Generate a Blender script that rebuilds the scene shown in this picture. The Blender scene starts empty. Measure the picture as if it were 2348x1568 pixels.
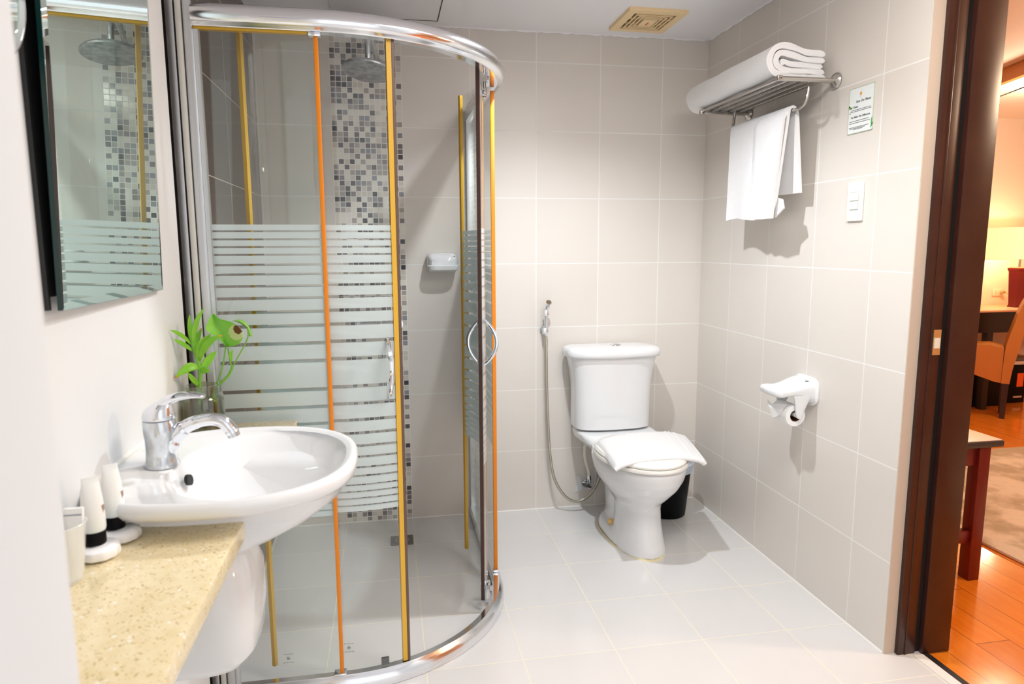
import bpy, bmesh, math, random
from mathutils import Vector, Matrix
PI = math.pi
random.seed(7)
sc = bpy.context.scene
COL = sc.collection

# ------------------------------------------------------------------ camera
cam_d = bpy.data.cameras.new('camera')
cam = bpy.data.objects.new('camera', cam_d); COL.objects.link(cam)
cam_d.sensor_fit = 'HORIZONTAL'; cam_d.sensor_width = 36.0
cam_d.lens = 1556.7323 / 2348 * 36.0
cam_d.clip_start = 0.02; cam_d.clip_end = 60
R = ((0.98380736, -0.17918379, -0.0040316), (-0.02904135, -0.13717381, -0.99012118), (0.17686064, 0.97420558, -0.14015635))
m = Matrix(((R[0][0], -R[1][0], -R[2][0]), (R[0][1], -R[1][1], -R[2][1]), (R[0][2], -R[1][2], -R[2][2])))
cam.matrix_world = Matrix.Translation((-1.5035, -3.1121, 1.2794)) @ m.to_4x4()
cam_d.dof.use_dof = True; cam_d.dof.focus_distance = 2.4; cam_d.dof.aperture_fstop = 5.0
sc.camera = cam

# ------------------------------------------------------------------ world, exposure, light settings
w = bpy.data.worlds.new('world'); sc.world = w; w.use_nodes = True
w.node_tree.nodes['Background'].inputs[0].default_value = (0.97, 0.98, 1.0, 1)
w.node_tree.nodes['Background'].inputs[1].default_value = 0.88
sc.view_settings.view_transform = 'Standard'; sc.view_settings.look = 'None'
sc.view_settings.exposure = 0.45; sc.view_settings.gamma = 1.0
sc.view_settings.use_curve_mapping = False
cy = sc.cycles
cy.use_denoising = True; cy.max_bounces = 10; cy.diffuse_bounces = 5; cy.glossy_bounces = 5
cy.transmission_bounces = 8; cy.transparent_max_bounces = 24
cy.caustics_reflective = False; cy.caustics_refractive = False
cy.sample_clamp_indirect = 6.0; cy.blur_glossy = 0.5

def lamp(name, kind, loc, energy, color, size=0.1, **k):
    d = bpy.data.lights.new(name, kind); d.energy = energy; d.color = color
    if kind in ('POINT', 'SPOT'): d.shadow_soft_size = size
    if kind == 'AREA': d.shape = 'RECTANGLE'; d.size = size; d.size_y = k.pop('size_y', size)
    for a, b in k.items():
        if a != 'rot': setattr(d, a, b)
    o = bpy.data.objects.new(name, d); COL.objects.link(o); o.location = loc
    if 'rot' in k: o.rotation_euler = k['rot']
    return o
# ceiling downlight of the bathroom (its housing is built with the ceiling)
LX, LY = -0.92, -0.92
lamp('downlight_beam', 'SPOT', (LX, LY, 2.17), 50, (0.90, 0.95, 1.0), 0.022, spot_size=math.radians(140), spot_blend=0.7)
# added fill light at the ceiling, out of view, raises the ambient level
lamp('ceiling_fill_light', 'AREA', (-.62, -1.95, 2.205), 16, (1.0, 0.95, 0.885), .60, size_y=.60)
# bedroom lights
lamp('bedroom_ceiling_light', 'POINT', (1.75, -1.95, 2.15), 46, (1.0, 0.76, 0.52), 0.08)
lamp('bedroom_far_light', 'POINT', (2.6, 0.55, 2.0), 24, (1.0, 0.82, 0.64), 0.10)
lamp('table_lamp_bulb', 'POINT', (3.37, 1.5, 1.27), 5.5, (1.0, 0.80, 0.56), 0.03)

# ------------------------------------------------------------------ material tools
MATS = {}
def mat(name, color, rough=0.5, metal=0.0, **k):
    m = bpy.data.materials.new(name); m.use_nodes = True
    b = m.node_tree.nodes['Principled BSDF']
    b.inputs['Base Color'].default_value = (*color, 1)
    b.inputs['Roughness'].default_value = rough
    b.inputs['Metallic'].default_value = metal
    for a, v in k.items():
        nm = {'coat': 'Coat Weight', 'spec': 'Specular IOR Level', 'trans': 'Transmission Weight', 'ior': 'IOR', 'alpha': 'Alpha',
              'sheen': 'Sheen Weight', 'sss': 'Subsurface Weight', 'estr': 'Emission Strength'}.get(a)
        if nm: b.inputs[nm].default_value = v
        if a == 'ecol': b.inputs['Emission Color'].default_value = (*v, 1)
    MATS[name] = m
    return m
class NT:
    def __init__(s, m): s.m = m; s.t = m.node_tree; s.n = s.t.nodes; s.l = s.t.links; s.b = s.n.get('Principled BSDF')
    def new(s, ty, **k):
        nd = s.n.new(ty)
        for a, v in k.items(): setattr(nd, a, v)
        return nd
    def put(s, sock, v):
        if isinstance(v, bpy.types.NodeSocket): s.l.new(v, sock)
        elif isinstance(v, (tuple, list)) and len(v) == 3 and sock.type == 'RGBA': sock.default_value = (*v, 1)
        else: sock.default_value = v
    def math(s, op, a, b=None, c=None):
        nd = s.new('ShaderNodeMath', operation=op); s.put(nd.inputs[0], a)
        if b is not None: s.put(nd.inputs[1], b)
        if c is not None: s.put(nd.inputs[2], c)
        return nd.outputs[0]
    def mix(s, f, a, b, blend='MIX'):
        nd = s.new('ShaderNodeMix', data_type='RGBA', blend_type=blend)
        s.put(nd.inputs[0], f); s.put(nd.inputs[6], a); s.put(nd.inputs[7], b)
        return nd.outputs[2]
    def pos(s):
        g = s.new('ShaderNodeNewGeometry'); x = s.new('ShaderNodeSeparateXYZ'); s.l.new(g.outputs['Position'], x.inputs[0])
        return {'X': x.outputs[0], 'Y': x.outputs[1], 'Z': x.outputs[2], 'P': g.outputs['Position']}
    def obj(s):
        g = s.new('ShaderNodeTexCoord'); return g.outputs['Object']
    def cell(s, v, off, pitch, gw):
        u = s.math('DIVIDE', s.math('SUBTRACT', v, off), pitch)
        f = s.math('FRACT', u); fl = s.math('FLOOR', u)
        e = s.math('MULTIPLY', s.math('MINIMUM', f, s.math('SUBTRACT', 1.0, f)), pitch)
        return s.math('LESS_THAN', e, gw / 2), fl
    def comb(s, a, b, c=0.0):
        nd = s.new('ShaderNodeCombineXYZ'); s.put(nd.inputs[0], a); s.put(nd.inputs[1], b); s.put(nd.inputs[2], c); return nd.outputs[0]
    def noise(s, scale, vec=None, detail=3, rough=0.5):
        nd = s.new('ShaderNodeTexNoise'); nd.inputs['Scale'].default_value = scale; nd.inputs['Detail'].default_value = detail
        nd.inputs['Roughness'].default_value = rough
        if vec is not None: s.l.new(vec, nd.inputs['Vector'])
        return nd.outputs['Fac']
    def bump(s, h, strength=0.3, dist=0.002, bsdf=None):
        nd = s.new('ShaderNodeBump'); nd.inputs['Strength'].default_value = strength; nd.inputs['Distance'].default_value = dist
        s.put(nd.inputs['Height'], h); s.l.new(nd.outputs[0], (bsdf or s.b).inputs['Normal'])
    def ramp(s, f, stops, interp='LINEAR'):
        nd = s.new('ShaderNodeValToRGB'); nd.color_ramp.interpolation = interp
        e = nd.color_ramp.elements
        while len(e) < len(stops): e.new(0.5)
        for q, (p, c) in zip(e, stops): q.position = p; q.color = (*c, 1)
        s.put(nd.inputs[0], f); return nd.outputs[0]

def tile_mat(name, a, b, off, pitch, col, grout, gw=0.004, rough=0.22, var=0.03, mosaic=None, cloud=0.05):
    m = mat(name, col, rough); t = NT(m); p = t.pos()
    g1, f1 = t.cell(p[a], off[0], pitch[0], gw); g2, f2 = t.cell(p[b], off[1], pitch[1], gw)
    g = t.math('MAXIMUM', g1, g2)
    wn = t.new('ShaderNodeTexWhiteNoise'); t.l.new(t.comb(f1, f2), wn.inputs['Vector'])
    cl = t.noise(5, p['P'], 4)
    v = t.math('ADD', t.math('ADD', 1 - var / 2 - cloud / 2, t.math('MULTIPLY', wn.outputs['Value'], var)), t.math('MULTIPLY', cl, cloud))
    vm = t.new('ShaderNodeVectorMath', operation='SCALE'); vm.inputs[0].default_value = col; t.put(vm.inputs['Scale'], v)
    c = t.mix(g, vm.outputs[0], grout)
    r = t.math('MULTIPLY_ADD', g, 0.5, rough); h = t.math('SUBTRACT', 1.0, g)
    if mosaic:
        x0, x1, ox, oz, px, pz, mg = mosaic
        inside = t.math('MULTIPLY', t.math('GREATER_THAN', p['X'], x0), t.math('LESS_THAN', p['X'], x1))
        m1, n1 = t.cell(p['X'], ox, px, mg); m2, n2 = t.cell(p['Z'], oz, pz, mg)
        mg_ = t.math('MAXIMUM', m1, m2)
        w2 = t.new('ShaderNodeTexWhiteNoise'); t.l.new(t.comb(n1, n2, 3.0), w2.inputs['Vector'])
        mc = t.ramp(w2.outputs['Value'], [(0, (.74, .70, .62)), (.30, (.60, .55, .48)), (.47, (.36, .32, .29)), (.66, (.20, .17, .165)),
                                            (.79, (.24, .24, .27)), (.87, (.070, .058, .06)), (.95, (.008, .006, .008))], 'CONSTANT')
        mc = t.mix(mg_, mc, (.80, .76, .71))
        c = t.mix(inside, c, mc)
        hm = t.math('SUBTRACT', 1.0, mg_)
        h = t.math('ADD', t.math('MULTIPLY', inside, hm), t.math('MULTIPLY', t.math('SUBTRACT', 1.0, inside), h))
        r = t.math('ADD', t.math('MULTIPLY', r, t.math('SUBTRACT', 1.0, inside)), t.math('MULTIPLY', inside, t.math('MULTIPLY_ADD', mg_, .5, .12)))
    t.l.new(c, t.b.inputs['Base Color']); t.put(t.b.inputs['Roughness'], r)
    t.bump(h, 0.5, 0.0012)
    return m

GR = (.83, .82, .79)
X3, Y1, Z7, PZ = -0.2228, -0.2905, 0.3009, 0.2987
WALLC = (.72, .672, .62)
tile_mat('tile_back', 'X', 'Z', (X3, Z7), (.3, PZ), WALLC, GR, .0042, .30, mosaic=(-1.7235, -1.4225, X3, Z7, .3 / 13, PZ / 13, .0028))
tile_mat('tile_right', 'Y', 'Z', (Y1, Z7), (.3, PZ), WALLC, GR, .0042, .30)
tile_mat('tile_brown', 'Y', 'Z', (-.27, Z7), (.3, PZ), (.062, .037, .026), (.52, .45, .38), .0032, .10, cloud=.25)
tile_mat('tile_floor', 'X', 'Y', (X3, Y1), (.3, .3), (.70, .69, .685), (.80, .76, .63), .0036, .16)
mat('paint_white', (.74, .75, .76), .55); t = NT(MATS['paint_white']); t.bump(t.noise(160), .06, .001)
mat('ceiling_white', (.90, .90, .93), .8)
mat('plaster_beige', (.60, .50, .40), .8); t = NT(MATS['plaster_beige']); t.bump(t.noise(60), .2, .002)
mat('caulk', (.80, .78, .74), .7)
mat('bedroom_paint', (.80, .66, .54), .7)
mat('porcelain', (.79, .80, .815), .09, coat=.3)
mat('plastic_white', (.86, .87, .88), .25)
mat('seat_plastic', (.86, .84, .79), .22)
mat('chrome', (.80, .82, .86), .10, 1.0)
mat('chrome_worn', (.62, .64, .66), .24, 1.0)
t = NT(MATS['chrome_worn']); n_ = t.noise(30, t.obj(), 5)
t.l.new(t.ramp(n_, [(.35, (.74, .77, .80)), (.62, (.50, .53, .56))]), t.b.inputs['Base Color']); t.put(t.b.inputs['Roughness'], t.math('MULTIPLY_ADD', n_, .3, .06))
mat('alu_polished', (.86, .87, .90), .13, 1.0); mat('alu_satin', (.72, .74, .76), .38, 1.0)
mat('alu_cream', (.74, .72, .66), .4, .2); mat('groove_dark', (.012, .01, .012), .5)
mat('shower_metal', (.42, .44, .46), .38, 1.0)
t = NT(MATS['shower_metal']); n_ = t.noise(42, t.obj(), 5)
t.l.new(t.ramp(n_, [(.35, (.58, .60, .62)), (.65, (.28, .30, .31))]), t.b.inputs['Base Color'])
mat('steel_rack', (.52, .49, .46), .22, 1.0)
mat('gasket_gold', (.72, .42, .035), .35); mat('gasket_orange', (.82, .24, .0), .35)
mat('gasket_brown', (.13, .075, .055), .4); mat('gasket_dark', (.06, .025, .02), .35)
mat('black_plastic', (.003, .003, .004), .45, spec=.12); mat('flat_black', (.003, .003, .003), .6)
mat('liner_blue', (.62, .72, .88), .3, alpha=.75)
mat('fan_cream', (.92, .70, .40), .5); mat('fan_red', (.8, .14, .04), .5); mat('fan_hole', (.01, .005, .003), .8)
mat('bolt_cap', (.88, .58, .20), .45)
mat('drain_metal', (.20, .20, .20), .5, .6); mat('drain_line', (.4, .4, .4), .4, .6)
mat('silicone_yellow', (.80, .70, .42), .6)
mat('soap_wrap', (.93, .93, .96), .12, coat=.5)
mat('tube_plastic', (.80, .82, .82), .3, sss=.2)
mat('cup_plastic', (.95, .97, .97), .2, alpha=.45)
mat('paper_white', (.90, .90, .90), .8); mat('print_blue', (.08, .10, .20), .6); mat('print_brown', (.35, .22, .16), .6); mat('print_red', (.45, .08, .08), .6)
mat('paper_core', (.10, .04, .015), .8)
mat('sign_paper', (.84, .88, .88), .35, coat=.4); mat('sign_ink', (.07, .07, .08), .7); mat('sign_green', (.20, .62, .05), .5); mat('sign_pale_green', (.62, .80, .55), .5)
mat('sign_dark_green', (.10, .42, .12), .5); mat('sign_orange', (.82, .38, .10), .5); mat('sign_tape', (.48, .56, .44), .4); mat('sign_grey', (.60, .60, .64), .6)
mat('switch_white', (.86, .85, .81), .3); mat('switch_line', (.50, .48, .43), .5)
mat('stamp_grey', (.16, .22, .20), .5)
mat('jamb_brown', (.060, .016, .010), .32); t = NT(MATS['jamb_brown'])
t.l.new(t.mix(t.noise(9, t.pos()['P'], 4), (.022, .004, .003), (.060, .020, .012)), t.b.inputs['Base Color'])
mat('brass', (.75, .58, .28), .3, .9); mat('strike_white', (.75, .70, .58), .5)
mat('table_wood', (.13, .008, .006), .3); mat('table_edge', (.035, .03, .032), .35); mat('table_top', (.86, .74, .66), .3)
mat('desk_black', (.006, .004, .004), .35); mat('desk_top', (.80, .42, .25), .3)
mat('leather', (.50, .175, .025), .38); t = NT(MATS['leather']); t.bump(t.noise(90, t.obj()), .15, .002)
mat('chair_leg', (.030, .008, .005), .35)
mat('lamp_red', (.16, .008, .006), .25); mat('lamp_shade', (.90, .74, .36), .8, ecol=(1.0, .74, .30), estr=.75)
mat('flower_applique', (.86, .74, .20), .8, ecol=(1.0, .62, .10), estr=.45); mat('frame_red', (.45, .03, .008), .2, coat=.5)
mat('outlet', (.86, .70, .55), .4); mat('cord', (.35, .22, .10), .5)
mat('cloth_white', (.8, .78, .8), .9); mat('sticker_orange', (.95, .13, .01), .5)
mat('emit_bulb', (1, 1, 1), .5, ecol=(1, .98, .95), estr=25)
mat('trim_ring', (.85, .85, .84), .3)
mat('stem_green', (.16, .42, .03), .4); mat('root_brown', (.13, .07, .03), .6)
mat('braid', (.50, .46, .38), .38, .85)
t = NT(MATS['braid']); wv = t.new('ShaderNodeTexWave', wave_type='BANDS', bands_direction='Z'); wv.inputs['Scale'].default_value = 95
t.l.new(t.obj(), wv.inputs['Vector']); t.bump(wv.outputs['Fac'], .5, .001)
mat('hose_white', (.76, .72, .62), .45); mat('valve_dark', (.16, .17, .17), .35, .8); mat('tape_clear', (.75, .78, .80), .15)

def leaf_mat(name, c1, c2, tip=None):
    m = mat(name, c1, .35); t = NT(m)
    t.l.new(t.mix(t.noise(40, t.pos()['P'], 3), c1, c2), t.b.inputs['Base Color'])
    out = t.n['Material Output']; tr = t.new('ShaderNodeBsdfTranslucent'); tr.inputs[0].default_value = (*[min(1, v * 1.5) for v in c1], 1)
    mx = t.new('ShaderNodeMixShader'); mx.inputs[0].default_value = .3
    t.l.new(t.b.outputs[0], mx.inputs[1]); t.l.new(tr.outputs[0], mx.inputs[2]); t.l.new(mx.outputs[0], out.inputs[0])
    return m
leaf_mat('leaf_green', (.22, .58, .02), (.38, .72, .07)); leaf_mat('leaf_big', (.28, .62, .06), (.42, .74, .18))
leaf_mat('leaf_cream', (.72, .78, .42), (.55, .72, .30)); leaf_mat('leaf_brown', (.16, .055, .015), (.25, .10, .03)); leaf_mat('leaf_tip', (.80, .50, .02), (.9, .35, .02))

# towel
m = mat('terry', (.84, .83, .835), .95, sheen=.2); t = NT(m)
t.bump(t.noise(420, t.obj(), 2), .5, .003)

# quartz counter
m = mat('quartz', (.74, .60, .33), .18, coat=.2); t = NT(m); P_ = t.pos()['P']
c = t.mix(t.noise(60, P_, 4), (.72, .58, .32), (.85, .76, .54))
c = t.mix(t.ramp(t.noise(230, P_, 2), [(.60, (0, 0, 0)), (.68, (1, 1, 1))]), c, (.50, .36, .15))
vo = t.new('ShaderNodeTexVoronoi'); vo.inputs['Scale'].default_value = 75; t.l.new(P_, vo.inputs['Vector'])
sp = t.math('MULTIPLY', t.math('LESS_THAN', vo.outputs['Distance'], .20), t.math('GREATER_THAN', t.noise(31, P_, 1), .56))
c = t.mix(sp, c, (.86, .84, .76)); t.l.new(c, t.b.inputs['Base Color'])

# wood floor: planks along Y
m = mat('wood_floor', (.8, .3, .03), .14, coat=.15); t = NT(m); p = t.pos()
g1, f1 = t.cell(p['X'], .2065, .125, .0025)
off = t.new('ShaderNodeTexWhiteNoise', noise_dimensions='1D'); t.l.new(f1, off.inputs['W'])
yy = t.math('ADD', p['Y'], t.math('MULTIPLY', off.outputs['Value'], 1.2))
g2, f2 = t.cell(yy, 0.0, 1.2, .0025)
g = t.math('MAXIMUM', g1, g2)
wn = t.new('ShaderNodeTexWhiteNoise'); t.l.new(t.comb(f1, f2), wn.inputs['Vector'])
st = t.new('ShaderNodeVectorMath', operation='MULTIPLY'); t.l.new(p['P'], st.inputs[0]); st.inputs[1].default_value = (16, 2.2, 1)
gr = t.noise(3.0, st.outputs[0], 5, .6)
c = t.mix(gr, (.74, .15, .002), (.90, .33, .03))
c = t.mix(t.math('MULTIPLY', wn.outputs['Value'], .5), c, (.60, .15, .01))
c = t.mix(g, c, (.16, .04, .005)); t.l.new(c, t.b.inputs['Base Color'])

# rug
m = mat('rug', (.5, .42, .32), .95); t = NT(m); p = t.pos()
c = t.mix(t.ramp(t.noise(4.5, p['P'], 5, .6), [(.42, (0, 0, 0)), (.58, (1, 1, 1))]), (.80, .69, .56), (.50, .40, .28))
t.l.new(c, t.b.inputs['Base Color']); t.bump(t.noise(200, p['P']), .6, .006)

# silver mirror and glass
m = mat('mirror_silver', (.80, .92, .87), .004, 1.0)
mat('mirror_edge', (.0, .030, .028), .15); mat('mirror_back', (.02, .02, .02), .6)
def glass_mat(name, tint, frost=None, refl=1.0):
    m = bpy.data.materials.new(name); m.use_nodes = True; MATS[name] = m; t = NT(m); t.n.remove(t.b)
    out = t.n['Material Output']
    tr = t.new('ShaderNodeBsdfTransparent'); tr.inputs[0].default_value = (*tint, 1)
    gl = t.new('ShaderNodeBsdfGlossy'); gl.inputs[0].default_value = (1, 1, 1, 1); gl.inputs['Roughness'].default_value = .004
    base = tr.outputs[0]
    if frost:
        z0, z1, gaps = frost; p = t.pos()
        k = t.math('MULTIPLY', t.math('GREATER_THAN', p['Z'], z0), t.math('LESS_THAN', p['Z'], z1))
        for gz, gt in gaps:
            k = t.math('MULTIPLY', k, t.math('GREATER_THAN', t.math('ABSOLUTE', t.math('SUBTRACT', p['Z'], gz)), gt / 2))
        df = t.new('ShaderNodeBsdfDiffuse'); df.inputs[0].default_value = (.80, .89, .90, 1)
        tl = t.new('ShaderNodeBsdfTranslucent'); tl.inputs[0].default_value = (.84, .93, .93, 1)
        a = t.new('ShaderNodeMixShader'); a.inputs[0].default_value = .38; t.l.new(df.outputs[0], a.inputs[1]); t.l.new(tl.outputs[0], a.inputs[2])
        b = t.new('ShaderNodeMixShader'); b.inputs[0].default_value = .88; t.l.new(tr.outputs[0], b.inputs[1]); t.l.new(a.outputs[0], b.inputs[2])
        c = t.new('ShaderNodeMixShader'); t.l.new(k, c.inputs[0]); t.l.new(tr.outputs[0], c.inputs[1]); t.l.new(b.outputs[0], c.inputs[2])
        base = c.outputs[0]
    lw = t.new('ShaderNodeLayerWeight'); lw.inputs[0].default_value = .5
    f2 = t.math('MULTIPLY', t.math('MULTIPLY_ADD', t.math('POWER', lw.outputs['Facing'], 5.0), .9, .035), refl)
    ms = t.new('ShaderNodeMixShader'); t.l.new(f2, ms.inputs[0]); t.l.new(base, ms.inputs[1]); t.l.new(gl.outputs[0], ms.inputs[2])
    t.l.new(ms.outputs[0], out.inputs[0])
    return m
GAPS = [(1.320, .0045), (1.299, .005), (1.279, .005), (1.259, .005), (1.233, .006), (1.208, .006), (1.177, .007), (1.145, .008), (1.108, .009), (1.070, .0095), (1.0225, .010), (.974, .0105)]
GAPS += [(1.869 - a, b) for a, b in GAPS]
glass_mat('shower_glass', (.975, .988, .980), (.532, 1.337, GAPS))
glass_mat('jar_glass', (.80, .82, .74), refl=2.6); glass_mat('water', (.62, .58, .36), refl=.5)
mat('glass_edge', (.10, .28, .22), .15)

# ------------------------------------------------------------------ geometry tools
def M(n): return MATS[n]
def finish(name, bm, material, parent=None, smooth=True, ang=35, mats=None):
    me = bpy.data.meshes.new(name); bmesh.ops.recalc_face_normals(bm, faces=bm.faces[:]); bm.to_mesh(me); bm.free()
    if smooth:
        me.polygons.foreach_set('use_smooth', [True] * len(me.polygons)); me.set_sharp_from_angle(angle=math.radians(ang))
    for q in (mats or [material]): me.materials.append(M(q) if isinstance(q, str) else q)
    o = bpy.data.objects.new(name, me); COL.objects.link(o)
    return o
def box(bm, x0, x1, y0, y1, z0, z1, bev=0.0, seg=2, mi=0):
    r = bmesh.ops.create_cube(bm, size=1.0); vs = r['verts']
    for v in vs: v.co = Vector((x0 + (v.co.x + .5) * (x1 - x0), y0 + (v.co.y + .5) * (y1 - y0), z0 + (v.co.z + .5) * (z1 - z0)))
    fs = {f for v in vs for f in v.link_faces}
    for f in fs: f.material_index = mi
    if bev > 0:
        es = {e for v in vs for e in v.link_edges}
        bmesh.ops.bevel(bm, geom=list(vs) + list(es), offset=bev, segments=seg, profile=.5, affect='EDGES')
    return vs
def B(*a, **k):
    bm = bmesh.new(); box(bm, *a, **k); return bm
def prism(bm, poly, a0, a1, axis='Z', bev=0, mi=0):
    def co(p, h):
        return {'Z': (p[0], p[1], h), 'Y': (p[0], h, p[1]), 'X': (h, p[0], p[1])}[axis]
    lo = [bm.verts.new(co(p, a0)) for p in poly]; hi = [bm.verts.new(co(p, a1)) for p in poly]; n = len(poly)
    fs = [bm.faces.new(lo[::-1]), bm.faces.new(hi)] + [bm.faces.new((lo[i], lo[(i + 1) % n], hi[(i + 1) % n], hi[i])) for i in range(n)]
    for f in fs: f.material_index = mi
    if bev:
        bmesh.ops.bevel(bm, geom=[e for f in fs[:2] for e in f.edges], offset=bev, segments=2, profile=.5, affect='EDGES')
def loft(bm, rings, cap0=True, cap1=True, closed=True, mi=0):
    vr = [[bm.verts.new(p) for p in r] for r in rings]; n = len(rings[0])
    for a, b in zip(vr, vr[1:]):
        for i in range(n if closed else n - 1):
            j = (i + 1) % n; f = bm.faces.new((a[i], a[j], b[j], b[i])); f.material_index = mi
    if cap0: bm.faces.new(vr[0][::-1]).material_index = mi
    if cap1: bm.faces.new(vr[-1]).material_index = mi
    return vr
def spline(pts, n=8):
    if len(pts) < 3: return [Vector(p) for p in pts]
    P = [Vector(p) for p in pts]; P = [P[0] * 2 - P[1]] + P + [P[-1] * 2 - P[-2]]; out = []
    for i in range(1, len(P) - 2):
        for k in range(n):
            t = k / n; a, b, c, d = P[i - 1], P[i], P[i + 1], P[i + 2]
            out.append(.5 * ((2 * b) + (c - a) * t + (2 * a - 5 * b + 4 * c - d) * t * t + (3 * b - a - 3 * c + d) * t ** 3))
    out.append(P[-2]); return out
def tube(bm, pts, r, n=12, caps=True, mi=0, flat=None):
    pts = [Vector(p) for p in pts]; rr = r if isinstance(r, (list, tuple)) else [r] * len(pts); rings = []
    up = Vector((0, 0, 1)); prev = None
    for i, p in enumerate(pts):
        d = (pts[min(i + 1, len(pts) - 1)] - pts[max(i - 1, 0)]).normalized()
        if prev is None:
            u = d.cross(up if abs(d.z) < .9 else Vector((0, 1, 0))).normalized()
        else:
            u = (prev - d * prev.dot(d)).normalized()
        prev = u; v = d.cross(u)
        k = flat if flat else 1.0
        rings.append([p + u * math.cos(2 * PI * j / n) * rr[i] + v * math.sin(2 * PI * j / n) * rr[i] * k for j in range(n)])
    loft(bm, rings, caps, caps, mi=mi)
def lathe(bm, prof, c, axis='Z', n=32, mi=0, caps=True):
    rings = []
    for r, h in prof:
        ring = []
        for j in range(n):
            a = 2 * PI * j / n; x, y = r * math.cos(a), r * math.sin(a)
            ring.append(Vector(c) + Vector({'Z': (x, y, h), 'Y': (x, h, y), 'X': (h, x, y)}[axis]))
        rings.append(ring)
    loft(bm, rings, caps, caps, mi=mi)
def ring2(n, f): return [f(2 * PI * i / n) for i in range(n)]
def spow(v, e): return math.copysign(abs(v) ** e, v)
def thing(name, label, cat, loc, group=None):
    o = bpy.data.objects.new(name, None); COL.objects.link(o); o.location = loc; o.empty_display_size = .05
    o['label'] = label; o['category'] = cat
    if group: o['group'] = group
    return o
def tag(o, label, cat, group=None, kind=None):
    if label: o['label'] = label
    if cat: o['category'] = cat
    if group: o['group'] = group
    if kind: o['kind'] = kind
    return o
def struct(name, bm, m, label=None, **k):
    o = finish(name, bm, m, **k); o['kind'] = 'structure'
    if label: o['label'] = label
    return o
def part(name, bm, m, parent, **k):
    """mesh built in world coordinates, parented to an empty or a mesh built in world coordinates"""
    lab = k.pop('label', None)
    o = finish(name, bm, m, **k)
    o.parent = parent
    if parent.type == 'EMPTY': o.matrix_parent_inverse = Matrix.Translation(-Vector(parent.location))
    if lab: o['label'] = lab
    return o
def new(): return bmesh.new()

# ================================================================== SETTING
CZ = 2.223
struct('floor', B(-2.25, .12, -3.7, .15, -.12, 0), 'tile_floor', smooth=False)
struct('wall_back', B(-2.15, .12, 0, .15, -.12, CZ + .2), 'tile_back', smooth=False)
bm = B(0, .04, -1.368, 0, 0, CZ + .1); struct('wall_right', bm, 'tile_right', smooth=False)
struct('wall_right_core', B(.0402, .20, -1.362, 0, 0, 2.6), 'plaster_beige', smooth=False)
bm = B(.0005, .0395, -1.3715, -1.3682, 0, CZ + .1); struct('trim_1', bm, 'plaster_beige', smooth=False)
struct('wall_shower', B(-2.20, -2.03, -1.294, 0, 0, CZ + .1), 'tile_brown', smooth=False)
struct('wall_left', B(-2.20, -2.01, -3.7, -1.296, 0, CZ + .1, bev=.003), 'paint_white', smooth=False)
struct('wall_partition', B(-2.0095, -1.757, -2.67, -2.55, 0, CZ, bev=.006), 'paint_white', smooth=False)
bm = B(-2.25, .21, -3.7, .15, CZ, CZ + .08); struct('ceiling', bm, 'ceiling_white', smooth=False)
# rough caulk line between ceiling and tiles
bm = new(); random.seed(3)
pts = [(-2.02 + i * .02, -.001, CZ - .001 - .006 * random.random()) for i in range(101)]
loft(bm, [[(x, -.0015, CZ + .001), (x, -.0015, z), (x, -.009, CZ + .001)] for x, _, z in pts]); struct('trim_2', bm, 'ceiling_white')
bm = new(); pts = [(-1.36 + i * .02, CZ - .001 - .008 * random.random()) for i in range(68)]
loft(bm, [[(-.0015, y, CZ + .001), (-.0015, y, z), (-.010, y, CZ + .001)] for y, z in pts]); struct('trim_3', bm, 'ceiling_white')
# grout/silicone fillets at the floor
bm = new(); loft(bm, [[(0, y, 0), (-.006, y, .0006), (-.0006, y, .007)] for y in (-1.366, 0)]); struct('trim_4', bm, 'caulk')
bm = new(); loft(bm, [[(x, 0, 0), (x, -.006, .0006), (x, -.0006, .006)] for x in (-2.03, 0)]); struct('trim_5', bm, 'caulk')
# ceiling hatch and its joint
bm = new()
for a in (B,): pass
def line(bm, x0, y0, x1, y1, wd=.004):
    d = Vector((x1 - x0, y1 - y0, 0)).normalized(); n = Vector((-d.y, d.x, 0)) * wd / 2
    a, b = Vector((x0, y0, 0)), Vector((x1, y1, 0))
    prism(bm, [((a + n).x, (a + n).y), ((b + n).x, (b + n).y), ((b - n).x, (b - n).y), ((a - n).x, (a - n).y)], CZ - .0012, CZ + .01)
line(bm, -1.64, -.081, -1.267, -.081); line(bm, -1.267, -.081, -1.265, -.62); line(bm, -1.64, -.081, -1.646, -.62, .002); line(bm, -1.646, -.62, -1.265, -.62)
h = tag(finish('ceiling_hatch', B(-1.70, -1.20, -.68, -.045, CZ - .004, CZ - .0005, bev=.0015), 'ceiling_white'), 'white flush access hatch in the ceiling above the shower head', 'hatch')
part('hatch_joint', (lambda b: (line(b, -1.64, -.081, -1.267, -.081), [setattr(v.co, 'z', v.co.z - .004) for v in b.verts], b)[-1])(new()), 'groove_dark', h)
part('hatch_joint', (lambda b: (line(b, -1.267, -.081, -1.265, -.62), [setattr(v.co, 'z', v.co.z - .004) for v in b.verts], b)[-1])(new()), 'groove_dark', h)
bm.free()
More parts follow.
